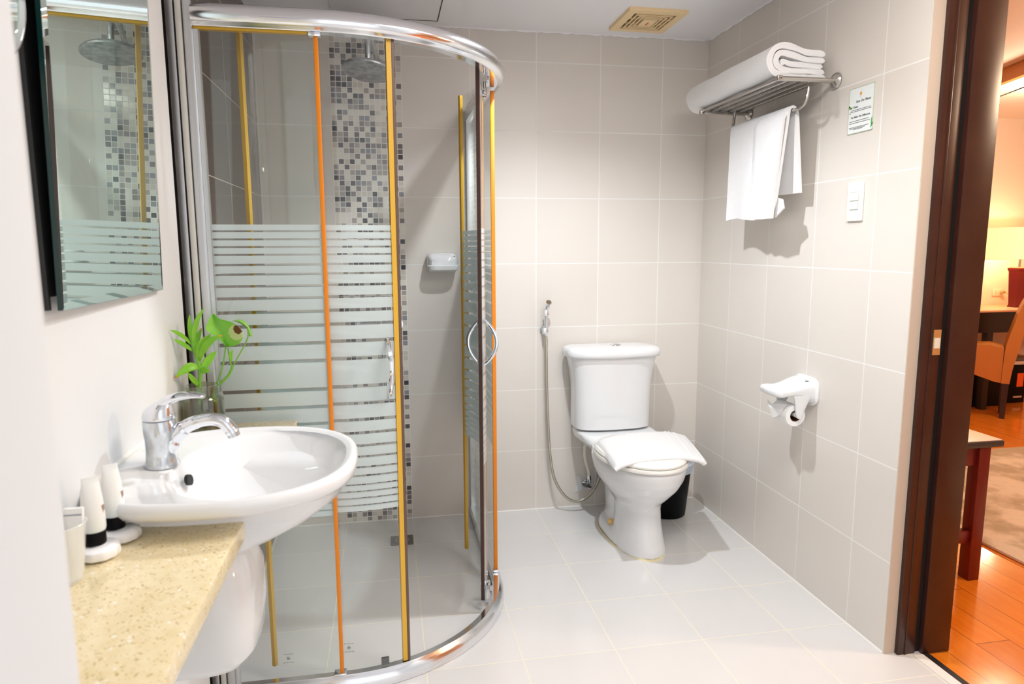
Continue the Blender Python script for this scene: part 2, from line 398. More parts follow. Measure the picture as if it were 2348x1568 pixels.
# recessed downlights
for i, (x, y, lab) in enumerate(((LX, LY, 'round recessed downlight in the ceiling between shower and toilet'),)):
    t_ = thing('recessed_downlight', lab, 'ceiling light', (x, y, CZ))
    b = new(); lathe(b, [(.045, -.0005), (.062, -.001), (.064, -.006), (.052, -.010), (.045, -.008)], (x, y, CZ), caps=False); part('trim_ring', b, 'trim_ring', t_)
    b = new(); lathe(b, [(.0, -.0008), (.044, -.0008), (.044, -.003), (.0, -.004)], (x, y, CZ), caps=False); part('lens', b, 'emit_bulb', t_)
t_ = thing('fill_light_panel', 'added square fill light panel on the ceiling, out of view', 'ceiling light', (-.62, -1.95, CZ))  # invented housing for the added fill light
b = new(); box(b, -.93, -.31, -2.26, -1.64, CZ - .012, CZ - .0005, bev=.003); part('frame', b, 'trim_ring', t_)
# wall lamp behind the camera whose bulb sparkles in the glass
t_ = thing('wall_lamp', 'small bare bulb wall lamp behind the camera on the white wall', 'wall lamp', (-2.0, -3.22, 1.487))
b = new(); lathe(b, [(.028, -2.0098), (.028, -2.004), (.012, -2.0)], (0, -3.22, 1.487), 'X', 20); part('wall_plate', b, 'chrome', t_)
b = new(); lathe(b, [(.001, -.016), (.011, -.013), (.016, 0), (.011, .013), (.001, .016)], (-1.985, -3.22, 1.487), 'Z', 20); part('bulb', b, 'emit_bulb', t_)
# exhaust fan
x0, x1, y0, y1 = -.522, -.274, -.375, -.110
t_ = thing('exhaust_fan', 'yellowed square ventilation fan grille on the white ceiling', 'vent', ((x0 + x1) / 2, (y0 + y1) / 2, CZ))
b = new()
def frame(b, k, wd, z0, z1):
    a0, a1, c0, c1 = x0 + k, x1 - k, y0 + k, y1 - k
    for q in ((a0, a1, c0, c0 + wd), (a0, a1, c1 - wd, c1), (a0, a0 + wd, c0 + wd, c1 - wd), (a1 - wd, a1, c0 + wd, c1 - wd)):
        box(b, *q, z0, z1)
frame(b, 0, .034, CZ - .014, CZ); part('grille_frame', b, 'fan_cream', t_, smooth=False)
b = B(x0 + .03, x1 - .03, y0 + .03, y1 - .03, CZ - .003, CZ - .0005); part('fan_opening', b, 'fan_hole', t_, smooth=False)
for k in (.045, .062, .079):
    b = new(); frame(b, k, .0065, CZ - .0155, CZ - .008); part('louver', b, 'fan_cream', t_, smooth=False)
cx_, cy_ = (x0 + x1) / 2, (y0 + y1) / 2
b = B(x0 + .094, x1 - .094, y0 + .094, y1 - .094, CZ - .019, CZ - .005, bev=.002); part('centre_plate', b, 'fan_cream', t_)
b = new()
for a in (45, 135): 
    pass
for sx in (-.045, .0, .045):
    for q in ((y0 + .03, y0 + .1), (y1 - .1, y1 - .03)): part('rib', B(cx_ + sx - .002, cx_ + sx + .002, *q, CZ - .012, CZ - .005), 'fan_cream', t_, smooth=False)
for sy in (-.03, .03):
    for q in ((x0 + .03, x0 + .1), (x1 - .1, x1 - .03)): part('rib', B(*q, cy_ + sy - .002, cy_ + sy + .002, CZ - .012, CZ - .005), 'fan_cream', t_, smooth=False)
b = B(cx_ - .004, cx_ + .002, cy_ - .014, cy_ + .018, CZ - .0205, CZ - .0188); part('red_mark', b, 'fan_red', t_, smooth=False)

# door opening and jamb toward the bedroom
b = new()
box(b, .037, .098, -1.385, -1.3635, 0, 2.25, bev=.002)
part_j = thing('door_frame', 'dark brown wooden door frame between tiled bathroom and bedroom', 'door frame', (.13, -1.37, 0))
part_j['kind'] = 'structure'; part_j.name = 'door_1'
part('jamb', b, 'jamb_brown', part_j)
b = new(); box(b, .060, .066, -1.388, -1.3635, 0, 2.25, bev=.002); part('moulding', b, 'jamb_brown', part_j)
part('rebate_strip', B(.0985, .1165, -1.377, -1.3635, .001, 2.25), 'flat_black', part_j, smooth=False)  # plain black strip between jamb and stop
part('stop', B(.117, .214, -1.395, -1.3635, 0, 2.25, bev=.002), 'jamb_brown', part_j)
b = B(.070, .0955, -1.387, -1.3845, .955, 1.030); sp_ = part('strike_plate', b, 'brass', part_j, smooth=False)
part('latch_box', B(.073, .092, -1.389, -1.3865, .975, 1.006), 'strike_white', sp_, smooth=False)
# threshold
struct('trim_6', B(.119, .1395, -2.3, -1.396, -.012, .003), 'groove_dark', smooth=False)
struct('trim_7', B(.085, .1185, -2.3, -1.396, -.05, .0022), 'caulk', smooth=False)
# near part of the right wall beyond the door (outside the frame, closes the room)
struct('wall_right_near', B(0, .2, -3.7, -2.25, 0, 2.6), 'paint_white', smooth=False)

# bedroom shell
struct('floor_bedroom', B(.14, 4.6, -4.0, 1.75, -.12, 0), 'wood_floor', smooth=False)
struct('wall_bedroom_far', B(.2, 4.6, 1.75, 1.9, 0, 2.7), 'bedroom_paint', smooth=False)
struct('wall_bedroom_right', B(4.6, 4.75, -4.0, 1.9, 0, 2.7), 'bedroom_paint', smooth=False)
struct('wall_bedroom_near', B(.2, 4.75, -4.15, -4.0, 0, 2.7), 'bedroom_paint', smooth=False)
struct('wall_bedroom_left', B(.2003, .23, -1.36, 1.75, 0, 2.7), 'bedroom_paint', smooth=False)
# ceiling: higher near zone, lower far zone with a bulkhead edge between them
pA, pB = Vector((2.39, .81)), Vector((2.31, .53)); d_ = (pB - pA).normalized()
q0, q1 = pA + d_ * -2.0, pA + d_ * 5.5
b = new(); prism(b, [(.2, 1.9), (q0.x, 1.9), (q0.x, q0.y), (q1.x, q1.y), (q1.x, -4.1), (.2, -4.1)], 2.37, 2.5); struct('ceiling_bedroom_near', b, 'bedroom_paint', smooth=False)
b = new(); prism(b, [(q0.x + .001, 1.9), (4.7, 1.9), (4.7, -4.1), (q1.x + .001, -4.1), (q1.x + .001, q1.y), (q0.x + .001, q0.y)], 2.28, 2.5); struct('ceiling_bedroom_far', b, 'bedroom_paint', smooth=False)
b = new(); n_ = Vector((-d_.y, d_.x)); n_ = n_ if n_.x < 0 else -n_
prism(b, [tuple(q0), tuple(q1), tuple(q1 + n_ * .03), tuple(q0 + n_ * .03)], 2.282, 2.369); struct('trim_8', b, 'leather', smooth=False)  # brown puts the shade on the beam face into its colour

# ================================================================== SHOWER ENCLOSURE
CXs, CYs, RS = -1.66, -.70, .53
def plan(off=0.0, x0=-2.0, y1=-.002, n=40):
    r = RS + off; pts = [(x0, CYs - r), (-1.85, CYs - r)]
    for i in range(n + 1):
        a = -PI / 2 + PI / 2 * i / n; pts.append((CXs + r * math.cos(a), CYs + r * math.sin(a)))
    pts += [(CXs + r, -.35), (CXs + r, y1)]
    return pts
def sweep(prof, **k):
    """prof: list of (offset outward, z)"""
    b = new(); cols = [plan(o_, **k) for o_, z in prof]
    loft(b, [[(cols[j][i][0], cols[j][i][1], prof[j][1]) for j in range(len(prof))] for i in range(len(cols[0]))]); return b
enc = thing('shower_enclosure', 'quadrant glass shower enclosure with chrome rails, sliding doors half open', 'shower', (-1.6, -.7, 0))
prof_b = [(-.018, .001), (-.020, .012), (-.019, .040), (-.016, .046), (.004, .046), (.008, .041), (.016, .034), (.021, .022), (.022, .001)]
part('bottom_rail', sweep(prof_b, x0=-1.958), 'alu_polished', enc, ang=50)
prof_t = [(-.020, 1.819), (.010, 1.819), (.012, 1.822), (.026, 1.824), (.034, 1.834), (.035, 1.845), (.028, 1.860), (.014, 1.872), (-.004, 1.875), (-.020, 1.875)]
part('top_rail', sweep(prof_t, x0=-1.958), 'alu_polished', enc, ang=50)
b = sweep([(-.006, 1.8135), (.008, 1.8135), (.008, 1.8185), (-.006, 1.8185)], x0=-1.958)
bm_ = b; bm_.free(); b = B(-1.958, -1.687, -1.238, -1.222, 1.8125, 1.8188)
part('rail_gasket', b, 'gasket_gold', enc)
# wall profiles
b = new()
for xa, xb, mi in ((-2.0285, -2.0175, 2), (-2.017, -1.9985, 0), (-1.998, -1.9955, 3), (-1.995, -1.980, 1), (-1.9795, -1.9775, 3), (-1.977, -1.9585, 0)):
    box(b, xa, xb, -1.252 + (.012 if mi == 3 else .01 if mi == 2 else 0), -1.205, .001, 1.876, bev=0 if mi == 3 else .001, mi=mi)
part('wall_profile', b, None, enc, mats=['alu_satin', 'alu_cream', 'groove_dark', 'groove_dark'])
part('wall_profile', B(-1.145, -1.112, -.022, -.001, .001, 1.876, bev=.001), 'alu_satin', enc)
# fixed panels
def pane(b, x0, x1, y0, y1, z0, z1):
    box(b, x0, x1, y0, y1, z0, z1)
    for f in b.faces:
        n = f.normal; 
b = B(-1.958, -1.673, CYs - RS - .003, CYs - RS + .003, .047, 1.812); pa = part('fixed_panel', b, 'shower_glass', enc, smooth=False)
part('edge_gasket', B(-1.673, -1.6625, -1.237, -1.223, .047, 1.812, bev=.001), 'gasket_orange', pa, label='orange seal strip on the glass edge')
part('glass_channel', B(-1.958, -1.948, -1.238, -1.222, .047, 1.812), 'alu_satin', pa)
b = B(-1.133, -1.127, -.680, -.022, .047, 1.812); pb = part('fixed_panel', b, 'shower_glass', enc, smooth=False)
part('edge_gasket', B(-1.137, -1.123, -.6905, -.680, .047, 1.812, bev=.001), 'gasket_orange', pb, label='orange seal strip on the glass edge')
part('panel_clip', B(-1.685, -1.655, -1.242, -1.218, 1.8075, 1.8185, bev=.002), 'alu_polished', enc)
part('panel_clip', B(-1.690, -1.655, -1.243, -1.215, .0465, .056, bev=.003), 'alu_polished', enc)
part('panel_clip', B(-1.142, -1.118, -.70, -.675, .0465, .056, bev=.003), 'alu_polished', enc)
# stamp on glass
def stamp(b, cx, y, cz, s=1.0, axis='Y'):
    for dz, wd in ((.017, .036), (-.017, .040)):
        x = cx - wd / 2 * s
        while x < cx + wd / 2 * s:
            l = random.choice((.002, .003, .004)) * s; box(b, x, x + l, y - .0004, y, cz + dz * s - .0009, cz + dz * s + .0009); x += l + .0015
    for k in range(3):
        a = PI * k / 3; d = Vector((math.cos(a), 0, math.sin(a))) * .008 * s; nrm = Vector((-math.sin(a), 0, math.cos(a))) * .0007
        c = Vector((cx, y - .0002, cz)); vs = [b.verts.new(c + d + nrm), b.verts.new(c + d - nrm), b.verts.new(c - d - nrm), b.verts.new(c - d + nrm)]; b.faces.new(vs)
    for k in range(6):
        a = PI * k / 3; c = Vector((cx + math.cos(a) * .0055 * s, y - .0002, cz + math.sin(a) * .0055 * s)); box(b, c.x - .001, c.x + .001, y - .0004, y, c.z - .001, c.z + .001)
b = new(); stamp(b, -1.815, -1.2332, .116, .75); part('glass_mark', b, 'stamp_grey', pa, smooth=False)
# curved doors
def door_pts(A, Bp, n=24):
    A, Bp = Vector(A), Vector(Bp); ch = (Bp - A); mid = (A + Bp) / 2; h = math.sqrt(max(RS * RS - (ch.length / 2) ** 2, 1e-6))
    nr = Vector((ch.y, -ch.x)).normalized()       # bulge direction
    c = mid - nr * h; a0 = math.atan2(A.y - c.y, A.x - c.x); a1 = math.atan2(Bp.y - c.y, Bp.x - c.x)
    return c, a0, a1
def arc_strip(c, a0, a1, r0, r1, z0, z1, n=24):
    b = new(); rg = []
    for i in range(n + 1):
        a = a0 + (a1 - a0) * i / n; rg.append([(c.x + r * math.cos(a), c.y + r * math.sin(a), z) for r, z in ((r0, z0), (r1, z0), (r1, z1), (r0, z1))])
    loft(b, rg); return b
DOORS = {'lead1': (-1.472, -1.190), 'trail1': (-1.872, -1.148), 'trail2': (-1.220, -.468), 'lead2': (-1.209, -.896)}
def door(A, Bp, lead_at_end, lead_mats):
    c, a0, a1 = door_pts(A, Bp); r = RS
    d_ = .022 / r
    g = part('sliding_door', arc_strip(c, a0 + (0 if lead_at_end else .0085 / r), a1 - (d_ if lead_at_end else 0), r - .003, r + .003, .050, 1.836), 'shower_glass', enc, ang=60)
    s = .0105 / r
    gi, go = (a1, a0) if lead_at_end else (a0, a1); sg = 1 if lead_at_end else -1
    # trailing and leading seals
    part('edge_gasket', arc_strip(c, go, go + sg * s * 1.1, r - .006, r + .006, .048, 1.837, 3), 'gasket_gold', g, label='yellowed seal strip on the glass edge')
    return g, c, gi, sg, r, s
# door nearest the basin: A trailing -> B leading (counter-clockwise)
g1_, c1, gi, sg, r, s = door(DOORS['trail1'], DOORS['lead1'], True, None)
part('edge_gasket', arc_strip(c1, gi - .0215 / r, gi - .0078 / r, r - .006, r + .006, .048, 1.837, 3), 'gasket_gold', g1_, label='yellowed seal strip on the glass edge')
part('magnet_strip', arc_strip(c1, gi - .0074 / r, gi, r - .007, r + .007, .048, 1.837, 3), 'gasket_brown', g1_, label='brown magnetic strip')
g2_, c2, gi2, sg2, r, s = door(DOORS['lead2'], DOORS['trail2'], False, None)
part('magnet_strip', arc_strip(c2, gi2, gi2 + .008 / r, r - .006, r + .006, .048, 1.85, 3), 'gasket_dark', g2_, label='dark magnetic strip')
def door_handle(c, a, r, parent, z0, z1, out=.045):
    hd = None
    for sgn in (1, -1):
        b = new(); pts = []
        for i in range(15):
            u = i / 14; z = z0 + (z1 - z0) * u; bow = math.sin(PI * u) ** .8 * out
            rr = r + sgn * (.004 + bow); pts.append((c.x + rr * math.cos(a), c.y + rr * math.sin(a), z))
        tube(b, pts, [.0045 + .003 * math.sin(PI * i / 14) for i in range(15)], 10); o = part('handle', b, 'chrome', parent, label='bow shaped chrome handle')
ha = gi - .045 / r
door_handle(c1, gi - .040 / r, r, g1_, .857, 1.025)
door_handle(c2, gi2 + .035 / r, r, g2_, .880, 1.036)
b = new(); px = c1.x + r * math.cos(gi - .36); py = c1.y + r * math.sin(gi - .36)
for q in (b,): pass
stamp(b, 0, 0, 0, .75)
ang_ = gi - .335
for v in b.verts:
    a = ang_ + v.co.x / r; rr = r + .0045 - v.co.y; v.co = Vector((c1.x + rr * math.cos(a), c1.y + rr * math.sin(a), .118 + v.co.z))
part('glass_mark', b, 'stamp_grey', g1_, smooth=False)
def roller(c, a, r, parent, z, top=True):
    b = new(); px = c.x + (r + .004) * math.cos(a); py = c.y + (r + .004) * math.sin(a); d = Vector((math.cos(a), math.sin(a), 0)); tt = Vector((-d.y, d.x, 0))
    def disc(ctr, rad, th):
        rg = []
        for rr_, h in ((0.001, 0), (rad, 0), (rad, th), (.001, th)):
            rg.append([ctr + d * h + tt * rr_ * math.cos(2 * PI * k / 18) + Vector((0, 0, 1)) * rr_ * math.sin(2 * PI * k / 18) for k in range(18)])
        loft(b, rg)
    p0 = Vector((px, py, z))
    disc(p0 + Vector((0, 0, .0)), .013, .010); disc(p0 + d * .012 + Vector((0, 0, .028 if top else -.022)), .014, .008)
    tube(b, [p0 + d * .006 + Vector((0, 0, -.016)), p0 + d * .008 + Vector((0, 0, .034 if top else -.028))], .006, 8)
    disc(p0 - d * .022, .012, .012)
    part('roller', b, 'chrome', parent)
roller(c2, gi2 + .075 / r, r, g2_, 1.775); roller(c2, gi2 + .06 / r, r, g2_, .080, False); a_ = gi - .075 / r
part('guide_clip', arc_strip(c1, a_ - .011 / r, a_ + .011 / r, r + .0035, r + .009, .052, .074, 3), 'valve_dark', g1_)

# ================================================================== SHOWER FITTINGS
t_ = thing('rain_shower', 'dull grey round rain shower head on a bent wall arm over mosaic', 'shower head', (-1.515, 0, 2.045))
b = new(); lathe(b, [(.001, -.012), (.020, -.011), (.030, -.006), (.031, -.0005)], (-1.515, 0, 2.045), 'Y'); part('wall_flange', b, 'chrome_worn', t_)
b = new(); tube(b, spline([(-1.515, -.008, 2.045), (-1.530, -.10, 2.072), (-1.545, -.22, 2.098), (-1.552, -.285, 2.094), (-1.555, -.315, 2.066), (-1.555, -.32, 2.02), (-1.555, -.32, 1.985)], 8), .0115, 14); part('arm', b, 'chrome_worn', t_)
b = new(); rg = []
tilt = Matrix.Rotation(math.radians(-9), 3, 'X') @ Matrix.Rotation(math.radians(6), 3, 'Y')
for rr_, h in ((.012, .030), (.018, .018), (.040, .010), (.075, .004), (.096, -.003), (.101, -.010), (.100, -.016), (.094, -.019), (.002, -.021)):
    rg.append([Vector((-1.555, -.322, 1.960)) + tilt @ Vector((rr_ * math.cos(2 * PI * k / 40), rr_ * math.sin(2 * PI * k / 40), h)) for k in range(40)])
loft(b, rg); part('head', b, 'shower_metal', t_)
t_ = thing('shower_mixer', 'chrome shower mixer tap on the mosaic wall behind the frosted stripes', 'mixer tap', (-1.545, 0, .93))
b = new(); tube(b, [(-1.63, -.05, .93), (-1.46, -.05, .93)], .021, 16); tube(b, [(-1.62, -.002, .93), (-1.62, -.05, .93)], .016, 12); tube(b, [(-1.47, -.002, .93), (-1.47, -.05, .93)], .016, 12)
part('body', b, 'chrome', t_)
b = new(); tube(b, spline([(-1.545, -.06, .945), (-1.545, -.10, .955), (-1.545, -.15, .93)]), .009, 10); part('lever', b, 'chrome', t_)
b = new(); lathe(b, [(.028, -.004), (.028, .0)], (-1.62, 0, .93), 'Y', 20); part('wall_flange', b, 'chrome', t_)
b = new(); lathe(b, [(.028, -.004), (.028, .0)], (-1.47, 0, .93), 'Y', 20); part('wall_flange', b, 'chrome', t_)
# soap dish (covered)
t_ = thing('soap_dish', 'small white ceramic soap dish on tiled wall beside the mosaic strip', 'soap dish', (-1.262, 0, 1.205))
def rrect(cx, cz, hx, hz, n=40, e=.45): return [(cx + hx * spow(math.cos(2 * PI * k / n), e), cz + hz * spow(math.sin(2 * PI * k / n), e)) for k in range(n)]
b = new(); rg = []
for y, sx, sz, dz in ((-.0005, .068, .043, 0), (-.012, .070, .044, 0), (-.045, .068, .040, -.001), (-.070, .062, .034, -.003), (-.082, .050, .025, -.004), (-.086, .02, .01, -.004)):
    rg.append([(x, y, z) for x, z in rrect(-1.262, 1.208 + dz, sx, sz)])
loft(b, rg); part('body', b, 'porcelain', t_)
b = new(); rg = []
for z, sx, y0_, y1_ in ((1.172, .050, -.02, -.070), (1.168, .060, -.015, -.080), (1.176, .068, -.01, -.094), (1.192, .070, -.008, -.097), (1.196, .066, -.012, -.092)):
    rg.append([(-1.262 + sx * spow(math.cos(2 * PI * k / 32), .6), (y0_ + y1_) / 2 + (y1_ - y0_) / 2 * spow(math.sin(2 * PI * k / 32), .6), z) for k in range(32)])
loft(b, rg); part('tray', b, 'porcelain', t_)
part('logo_mark', B(-1.222, -1.207, -.0722, -.0702, 1.2325, 1.2355), 'stamp_grey', t_, smooth=False)
# floor drain
t_ = thing('floor_drain', 'square dark metal floor drain inside the shower below the mosaic', 'drain', (-1.475, -.24, 0))
part('drain_plate', B(-1.525, -1.428, -.288, -.193, .0002, .003), 'drain_metal', t_, smooth=False)
b = new(); lathe(b, [(.026, .003), (.026, .0042), (.030, .0042), (.030, .003)], (-1.476, -.240, 0), n=28, caps=False); lathe(b, [(.001, .003), (.014, .004), (.016, .003)], (-1.476, -.240, 0), n=20, caps=False); part('cover_ring', b, 'drain_line', t_)

# ================================================================== TOILET
TX = -.470
t_ = thing('toilet', 'white two piece toilet against the tiled back wall with folded mat on lid', 'toilet', (TX, -.35, 0))
def egg(cx, hx, yb, yf, z, n=48, sq=.85, wide=.42):
    """egg outline: back at yb, front (rounder) at yf, widest nearer the back"""
    out = []; ym = yb + (yf - yb) * wide
    for k in range(n):
        a = 2 * PI * k / n; c_, s_ = math.cos(a), math.sin(a)
        y = ym + (yf - ym) * (-s_) if s_ < 0 else ym + (yb - ym) * spow(s_, sq)
        out.append((cx + hx * spow(c_, sq if s_ > 0 else 1.0), y, z))
    return out
b = new()
# bowl
loft(b, [egg(TX, hx, yb, yf, z) for z, hx, yb, yf in ((.185, .088, -.28, -.560), (.215, .108, -.255, -.598), (.25, .134, -.23, -.640), (.29, .160, -.22, -.682), (.33, .178, -.215, -.708), (.365, .187, -.21, -.720), (.386, .188, -.205, -.722), (.394, .180, -.21, -.714))])
# front column
loft(b, [egg(TX, hx, yb, yf, z, wide=.5) for z, hx, yb, yf in ((0, .107, -.30, -.628), (.015, .104, -.30, -.622), (.06, .097, -.31, -.602), (.12, .091, -.315, -.585), (.18, .090, -.31, -.578), (.24, .098, -.30, -.60), (.27, .11, -.28, -.62))])
# rear trapway
loft(b, [egg(TX, hx, yb, yf, z, wide=.5) for z, hx, yb, yf in ((0, .075, -.12, -.42), (.08, .068, -.13, -.42), (.16, .075, -.12, -.44), (.24, .09, -.09, -.48), (.31, .12, -.06, -.5), (.37, .15, -.03, -.42))])
# foot flange
loft(b, [egg(TX, hx, yb, yf, z, wide=.4, sq=.7) for z, hx, yb, yf in ((0, .118, -.15, -.628), (.030, .115, -.155, -.622), (.046, .106, -.165, -.60), (.052, .08, -.18, -.56))])
# tank deck
def deck(z, hx, yb, yf, hf): 
    out = []
    for k in range(48):
        a = 2 * PI * k / 48; c_, s_ = math.cos(a), math.sin(a); y = (yb + yf) / 2 + (yb - yf) / 2 * spow(s_, .45)
        f = (y - yf) / (yb - yf); out.append((TX - .012 * f + (hx * f + hf * (1 - f)) * spow(c_, .45), y, z))
    return out
loft(b, [deck(z, hx, -.02, yf, hf) for z, hx, yf, hf in ((.345, .12, -.24, .10), (.365, .165, -.29, .14), (.395, .187, -.33, .172), (.418, .190, -.30, .178), (.428, .186, -.27, .175))])
body = part('bowl', b, 'porcelain', t_)
rm = body.modifiers.new('remesh', 'REMESH'); rm.mode = 'VOXEL'; rm.voxel_size = .0055; rm.use_smooth_shade = True
sm = body.modifiers.new('smooth', 'SMOOTH'); sm.factor = .7; sm.iterations = 9
b = new()
loft(b, [egg(TX, hx, yb, yf, z) for z, hx, yb, yf in ((.3960, .186, -.262, -.720), (.3965, .190, -.255, -.726), (.403, .191, -.253, -.728), (.411, .188, -.255, -.725), (.4115, .18, -.26, -.718))]); part('seat', b, 'seat_plastic', t_)
b = new()
loft(b, [egg(TX, hx, yb, yf, z) for z, hx, yb, yf in ((.4135, .178, -.262, -.712), (.414, .184, -.255, -.720), (.421, .186, -.252, -.722), (.430, .180, -.256, -.714), (.435, .165, -.27, -.695), (.439, .12, -.31, -.62), (.4405, .04, -.40, -.50))]); lid = part('lid', b, 'seat_plastic', t_)
for s in (-1, 1):
    b = new(); tube(b, [(TX + s * .075 - .02, -.245, .418), (TX + s * .075 + .02, -.245, .418)], .011, 12); part('hinge', b, 'seat_plastic', t_)
# tank
TK = -.488
def dsh(z, hx, yb, yf, e=.38, bulge=.03, n=56):
    out = []
    for k in range(n):
        a = 2 * PI * k / n; c_, s_ = math.cos(a), math.sin(a)
        x = hx * spow(c_, e); y = (yb + yf) / 2 + (yb - yf) / 2 * spow(s_, e)
        if s_ < 0: y -= bulge * (1 - (x / hx) ** 2)
        out.append((TK + x, y, z))
    return out
b = new()
loft(b, [dsh(z, hx, -.025, yf, bulge=bl) for z, hx, yf, bl in ((.434, .170, -.175, .022), (.440, .179, -.182, .024), (.50, .181, -.184, .026), (.58, .181, -.184, .027), (.65, .184, -.185, .028), (.71, .192, -.188, .029), (.75, .201, -.192, .03), (.772, .205, -.194, .03))])
part('tank', b, 'porcelain', t_, ang=50)
b = new()
loft(b, [dsh(z, hx, yb, yf, bulge=bl) for z, hx, yb, yf, bl in ((.773, .210, -.022, -.196, .03), (.775, .220, -.015, -.203, .033), (.785, .223, -.013, -.206, .035), (.803, .222, -.014, -.205, .035), (.814, .214, -.02, -.197, .034), (.820, .19, -.035, -.175, .03), (.8225, .12, -.06, -.145, .02), (.823, .04, -.09, -.12, .005))])
part('tank_lid', b, 'porcelain', t_, ang=60)
b = new(); lathe(b, [(.001, .008), (.012, .0075), (.022, .005), (.026, .002), (.027, -.001)], (TK + .015, -.128, .822), n=28); part('flush_button', b, 'chrome', t_)
b = new(); lathe(b, [(.0145, 0), (.0145, .011), (.0115, .018), (.005, .020), (.001, .020)], (TX - .084, -.345, .051), n=20); part('bolt_cap', b, 'bolt_cap', t_, label='yellowed round bolt cap')
b = new(); rg = []
for z, k_ in ((.0, 1.045), (.0045, 1.03), (.0045, 1.0), (0, .99)):
    rg.append([(TX + (x - TX) * k_, -.39 + (y + .39) * k_, z) for x, y, _ in egg(TX, .118, -.15, -.628, 0, wide=.4, sq=.7)])
loft(b, rg, False, False); part('floor_sealant', b, 'silicone_yellow', t_)

# folded mat on lid
Cn = {'BL': (-.642, -.375, .424), 'FL': (-.652, -.668, .402), 'FR': (-.268, -.655, .400), 'BR': (-.210, -.330, .412)}
def matpos(u, v, up):
    bl, fl, fr, br = (Vector(Cn[k]) for k in ('BL', 'FL', 'FR', 'BR'))
    p = (bl * (1 - v) + fl * v) * (1 - u) + (br * (1 - v) + fr * v) * u
    arch = 4 * u * (1 - u)
    p.z += .034 * (arch ** .7) + .004 * math.sin(v * PI) + up
    return p
t2 = thing('folded_bath_mat', 'folded white towelling bath mat draped across the closed toilet lid', 'bath mat', (-.44, -.5, .44))
b = new(); NU, NV = 60, 18; th = .015
top = [[None] * (NV + 1) for _ in range(NU + 1)]; bot = [[None] * (NV + 1) for _ in range(NU + 1)]
for i in range(NU + 1):
    for j in range(NV + 1):
        u, v = i / NU, j / NV
        rib = .0045 * sum(math.exp(-((u - q) / .011) ** 2) for q in (.76, .80, .86)) - .003 * math.exp(-((u - .30) / .01) ** 2)
        rnd = th * (min(1, (1 - abs(2 * v - 1)) / .09) ** .5) * (min(1, (1 - abs(2 * u - 1)) / .05) ** .5)
        top[i][j] = b.verts.new(matpos(u, v, .004 + rnd + rib + .001 * math.sin(9 * u + 4 * v))); bot[i][j] = b.verts.new(matpos(u, v, .0025))
for i in range(NU):
    for j in range(NV):
        b.faces.new((top[i][j], top[i + 1][j], top[i + 1][j + 1], top[i][j + 1])); b.faces.new((bot[i][j], bot[i][j + 1], bot[i + 1][j + 1], bot[i + 1][j]))
for i in range(NU):
    b.faces.new((top[i][0], bot[i][0], bot[i + 1][0], top[i + 1][0])); b.faces.new((top[i + 1][NV], bot[i + 1][NV], bot[i][NV], top[i][NV]))
for j in range(NV):
    b.faces.new((top[0][j + 1], bot[0][j + 1], bot[0][j], top[0][j])); b.faces.new((top[NU][j], bot[NU][j], bot[NU][j + 1], top[NU][j + 1]))
part('fold', b, 'terry', t2, ang=80)
b = new(); tube(b, spline([matpos(.985, v / 10, .006) for v in range(11)], 3), .011, 12); part('fold', b, 'terry', t2)
b = new(); tube(b, spline([matpos(u / 14, .985, .0065) for u in range(15)], 3), .0085, 12); part('fold', b, 'terry', t2)

# waste bin
t2 = thing('waste_bin', 'black plastic waste bin with pale blue liner behind the toilet', 'bin', (-.215, -.155, 0))
bx, by = -.215, -.160
b = new(); lathe(b, [(.001, .002), (.086, .001), (.090, .006), (.112, .235), (.108, .235), (.086, .012), (.001, .010)], (bx, by, 0), n=36, caps=False); part('bin_body', b, 'black_plastic', t2)
b = new(); random.seed(5)
rg = []
for r_, z in ((.100, .20), (.109, .262), (.116, .270), (.121, .262), (.119, .236), (.117, .222)):
    rg.append([(bx + (r_ + .002 * math.sin(5 * a_ + z * 40)) * math.cos(a_), by + (r_ + .002 * math.sin(7 * a_)) * math.sin(a_), z + .003 * math.sin(3 * a_ + 1)) for a_ in [2 * PI * k / 48 for k in range(48)]])
loft(b, rg, False, False); part('bin_liner', b, 'liner_blue', t2, label='pale blue plastic liner folded over rim')

# bidet sprayer
t2 = thing('bidet_sprayer', 'chrome hand sprayer with long metal hose hanging left of toilet', 'bidet spray', (-.785, 0, .9))
b = new(); lathe(b, [(.020, -.0005), (.020, -.006), (.012, -.012), (.012, -.03)], (-.785, 0, .885), 'Y', 20); box(b, -.800, -.772, -.052, -.022, .872, .900, bev=.005); part('wall_hook', b, 'chrome', t2)
b = new(); tube(b, [(-.785, -.040, .862), (-.785, -.042, .93), (-.784, -.045, .965)], [.008, .009, .010], 12); box(b, -.796, -.773, -.060, -.034, .955, .985, bev=.005)
tube(b, [(-.784, -.045, .980), (-.781, -.055, 1.005), (-.779, -.075, 1.022)], [.010, .012, .013], 12); part('spray_handle', b, 'chrome', t2)
b = new(); tube(b, spline([(-.785, -.040, .870), (-.782, -.038, .78), (-.779, -.036, .62), (-.772, -.040, .42), (-.764, -.05, .28), (-.745, -.06, .17), (-.700, -.07, .09), (-.645, -.075, .055), (-.585, -.07, .070), (-.54, -.06, .115), (-.515, -.05, .165), (-.50, -.035, .19)], 8), .0068, 10); part('hose', b, 'braid', t2)
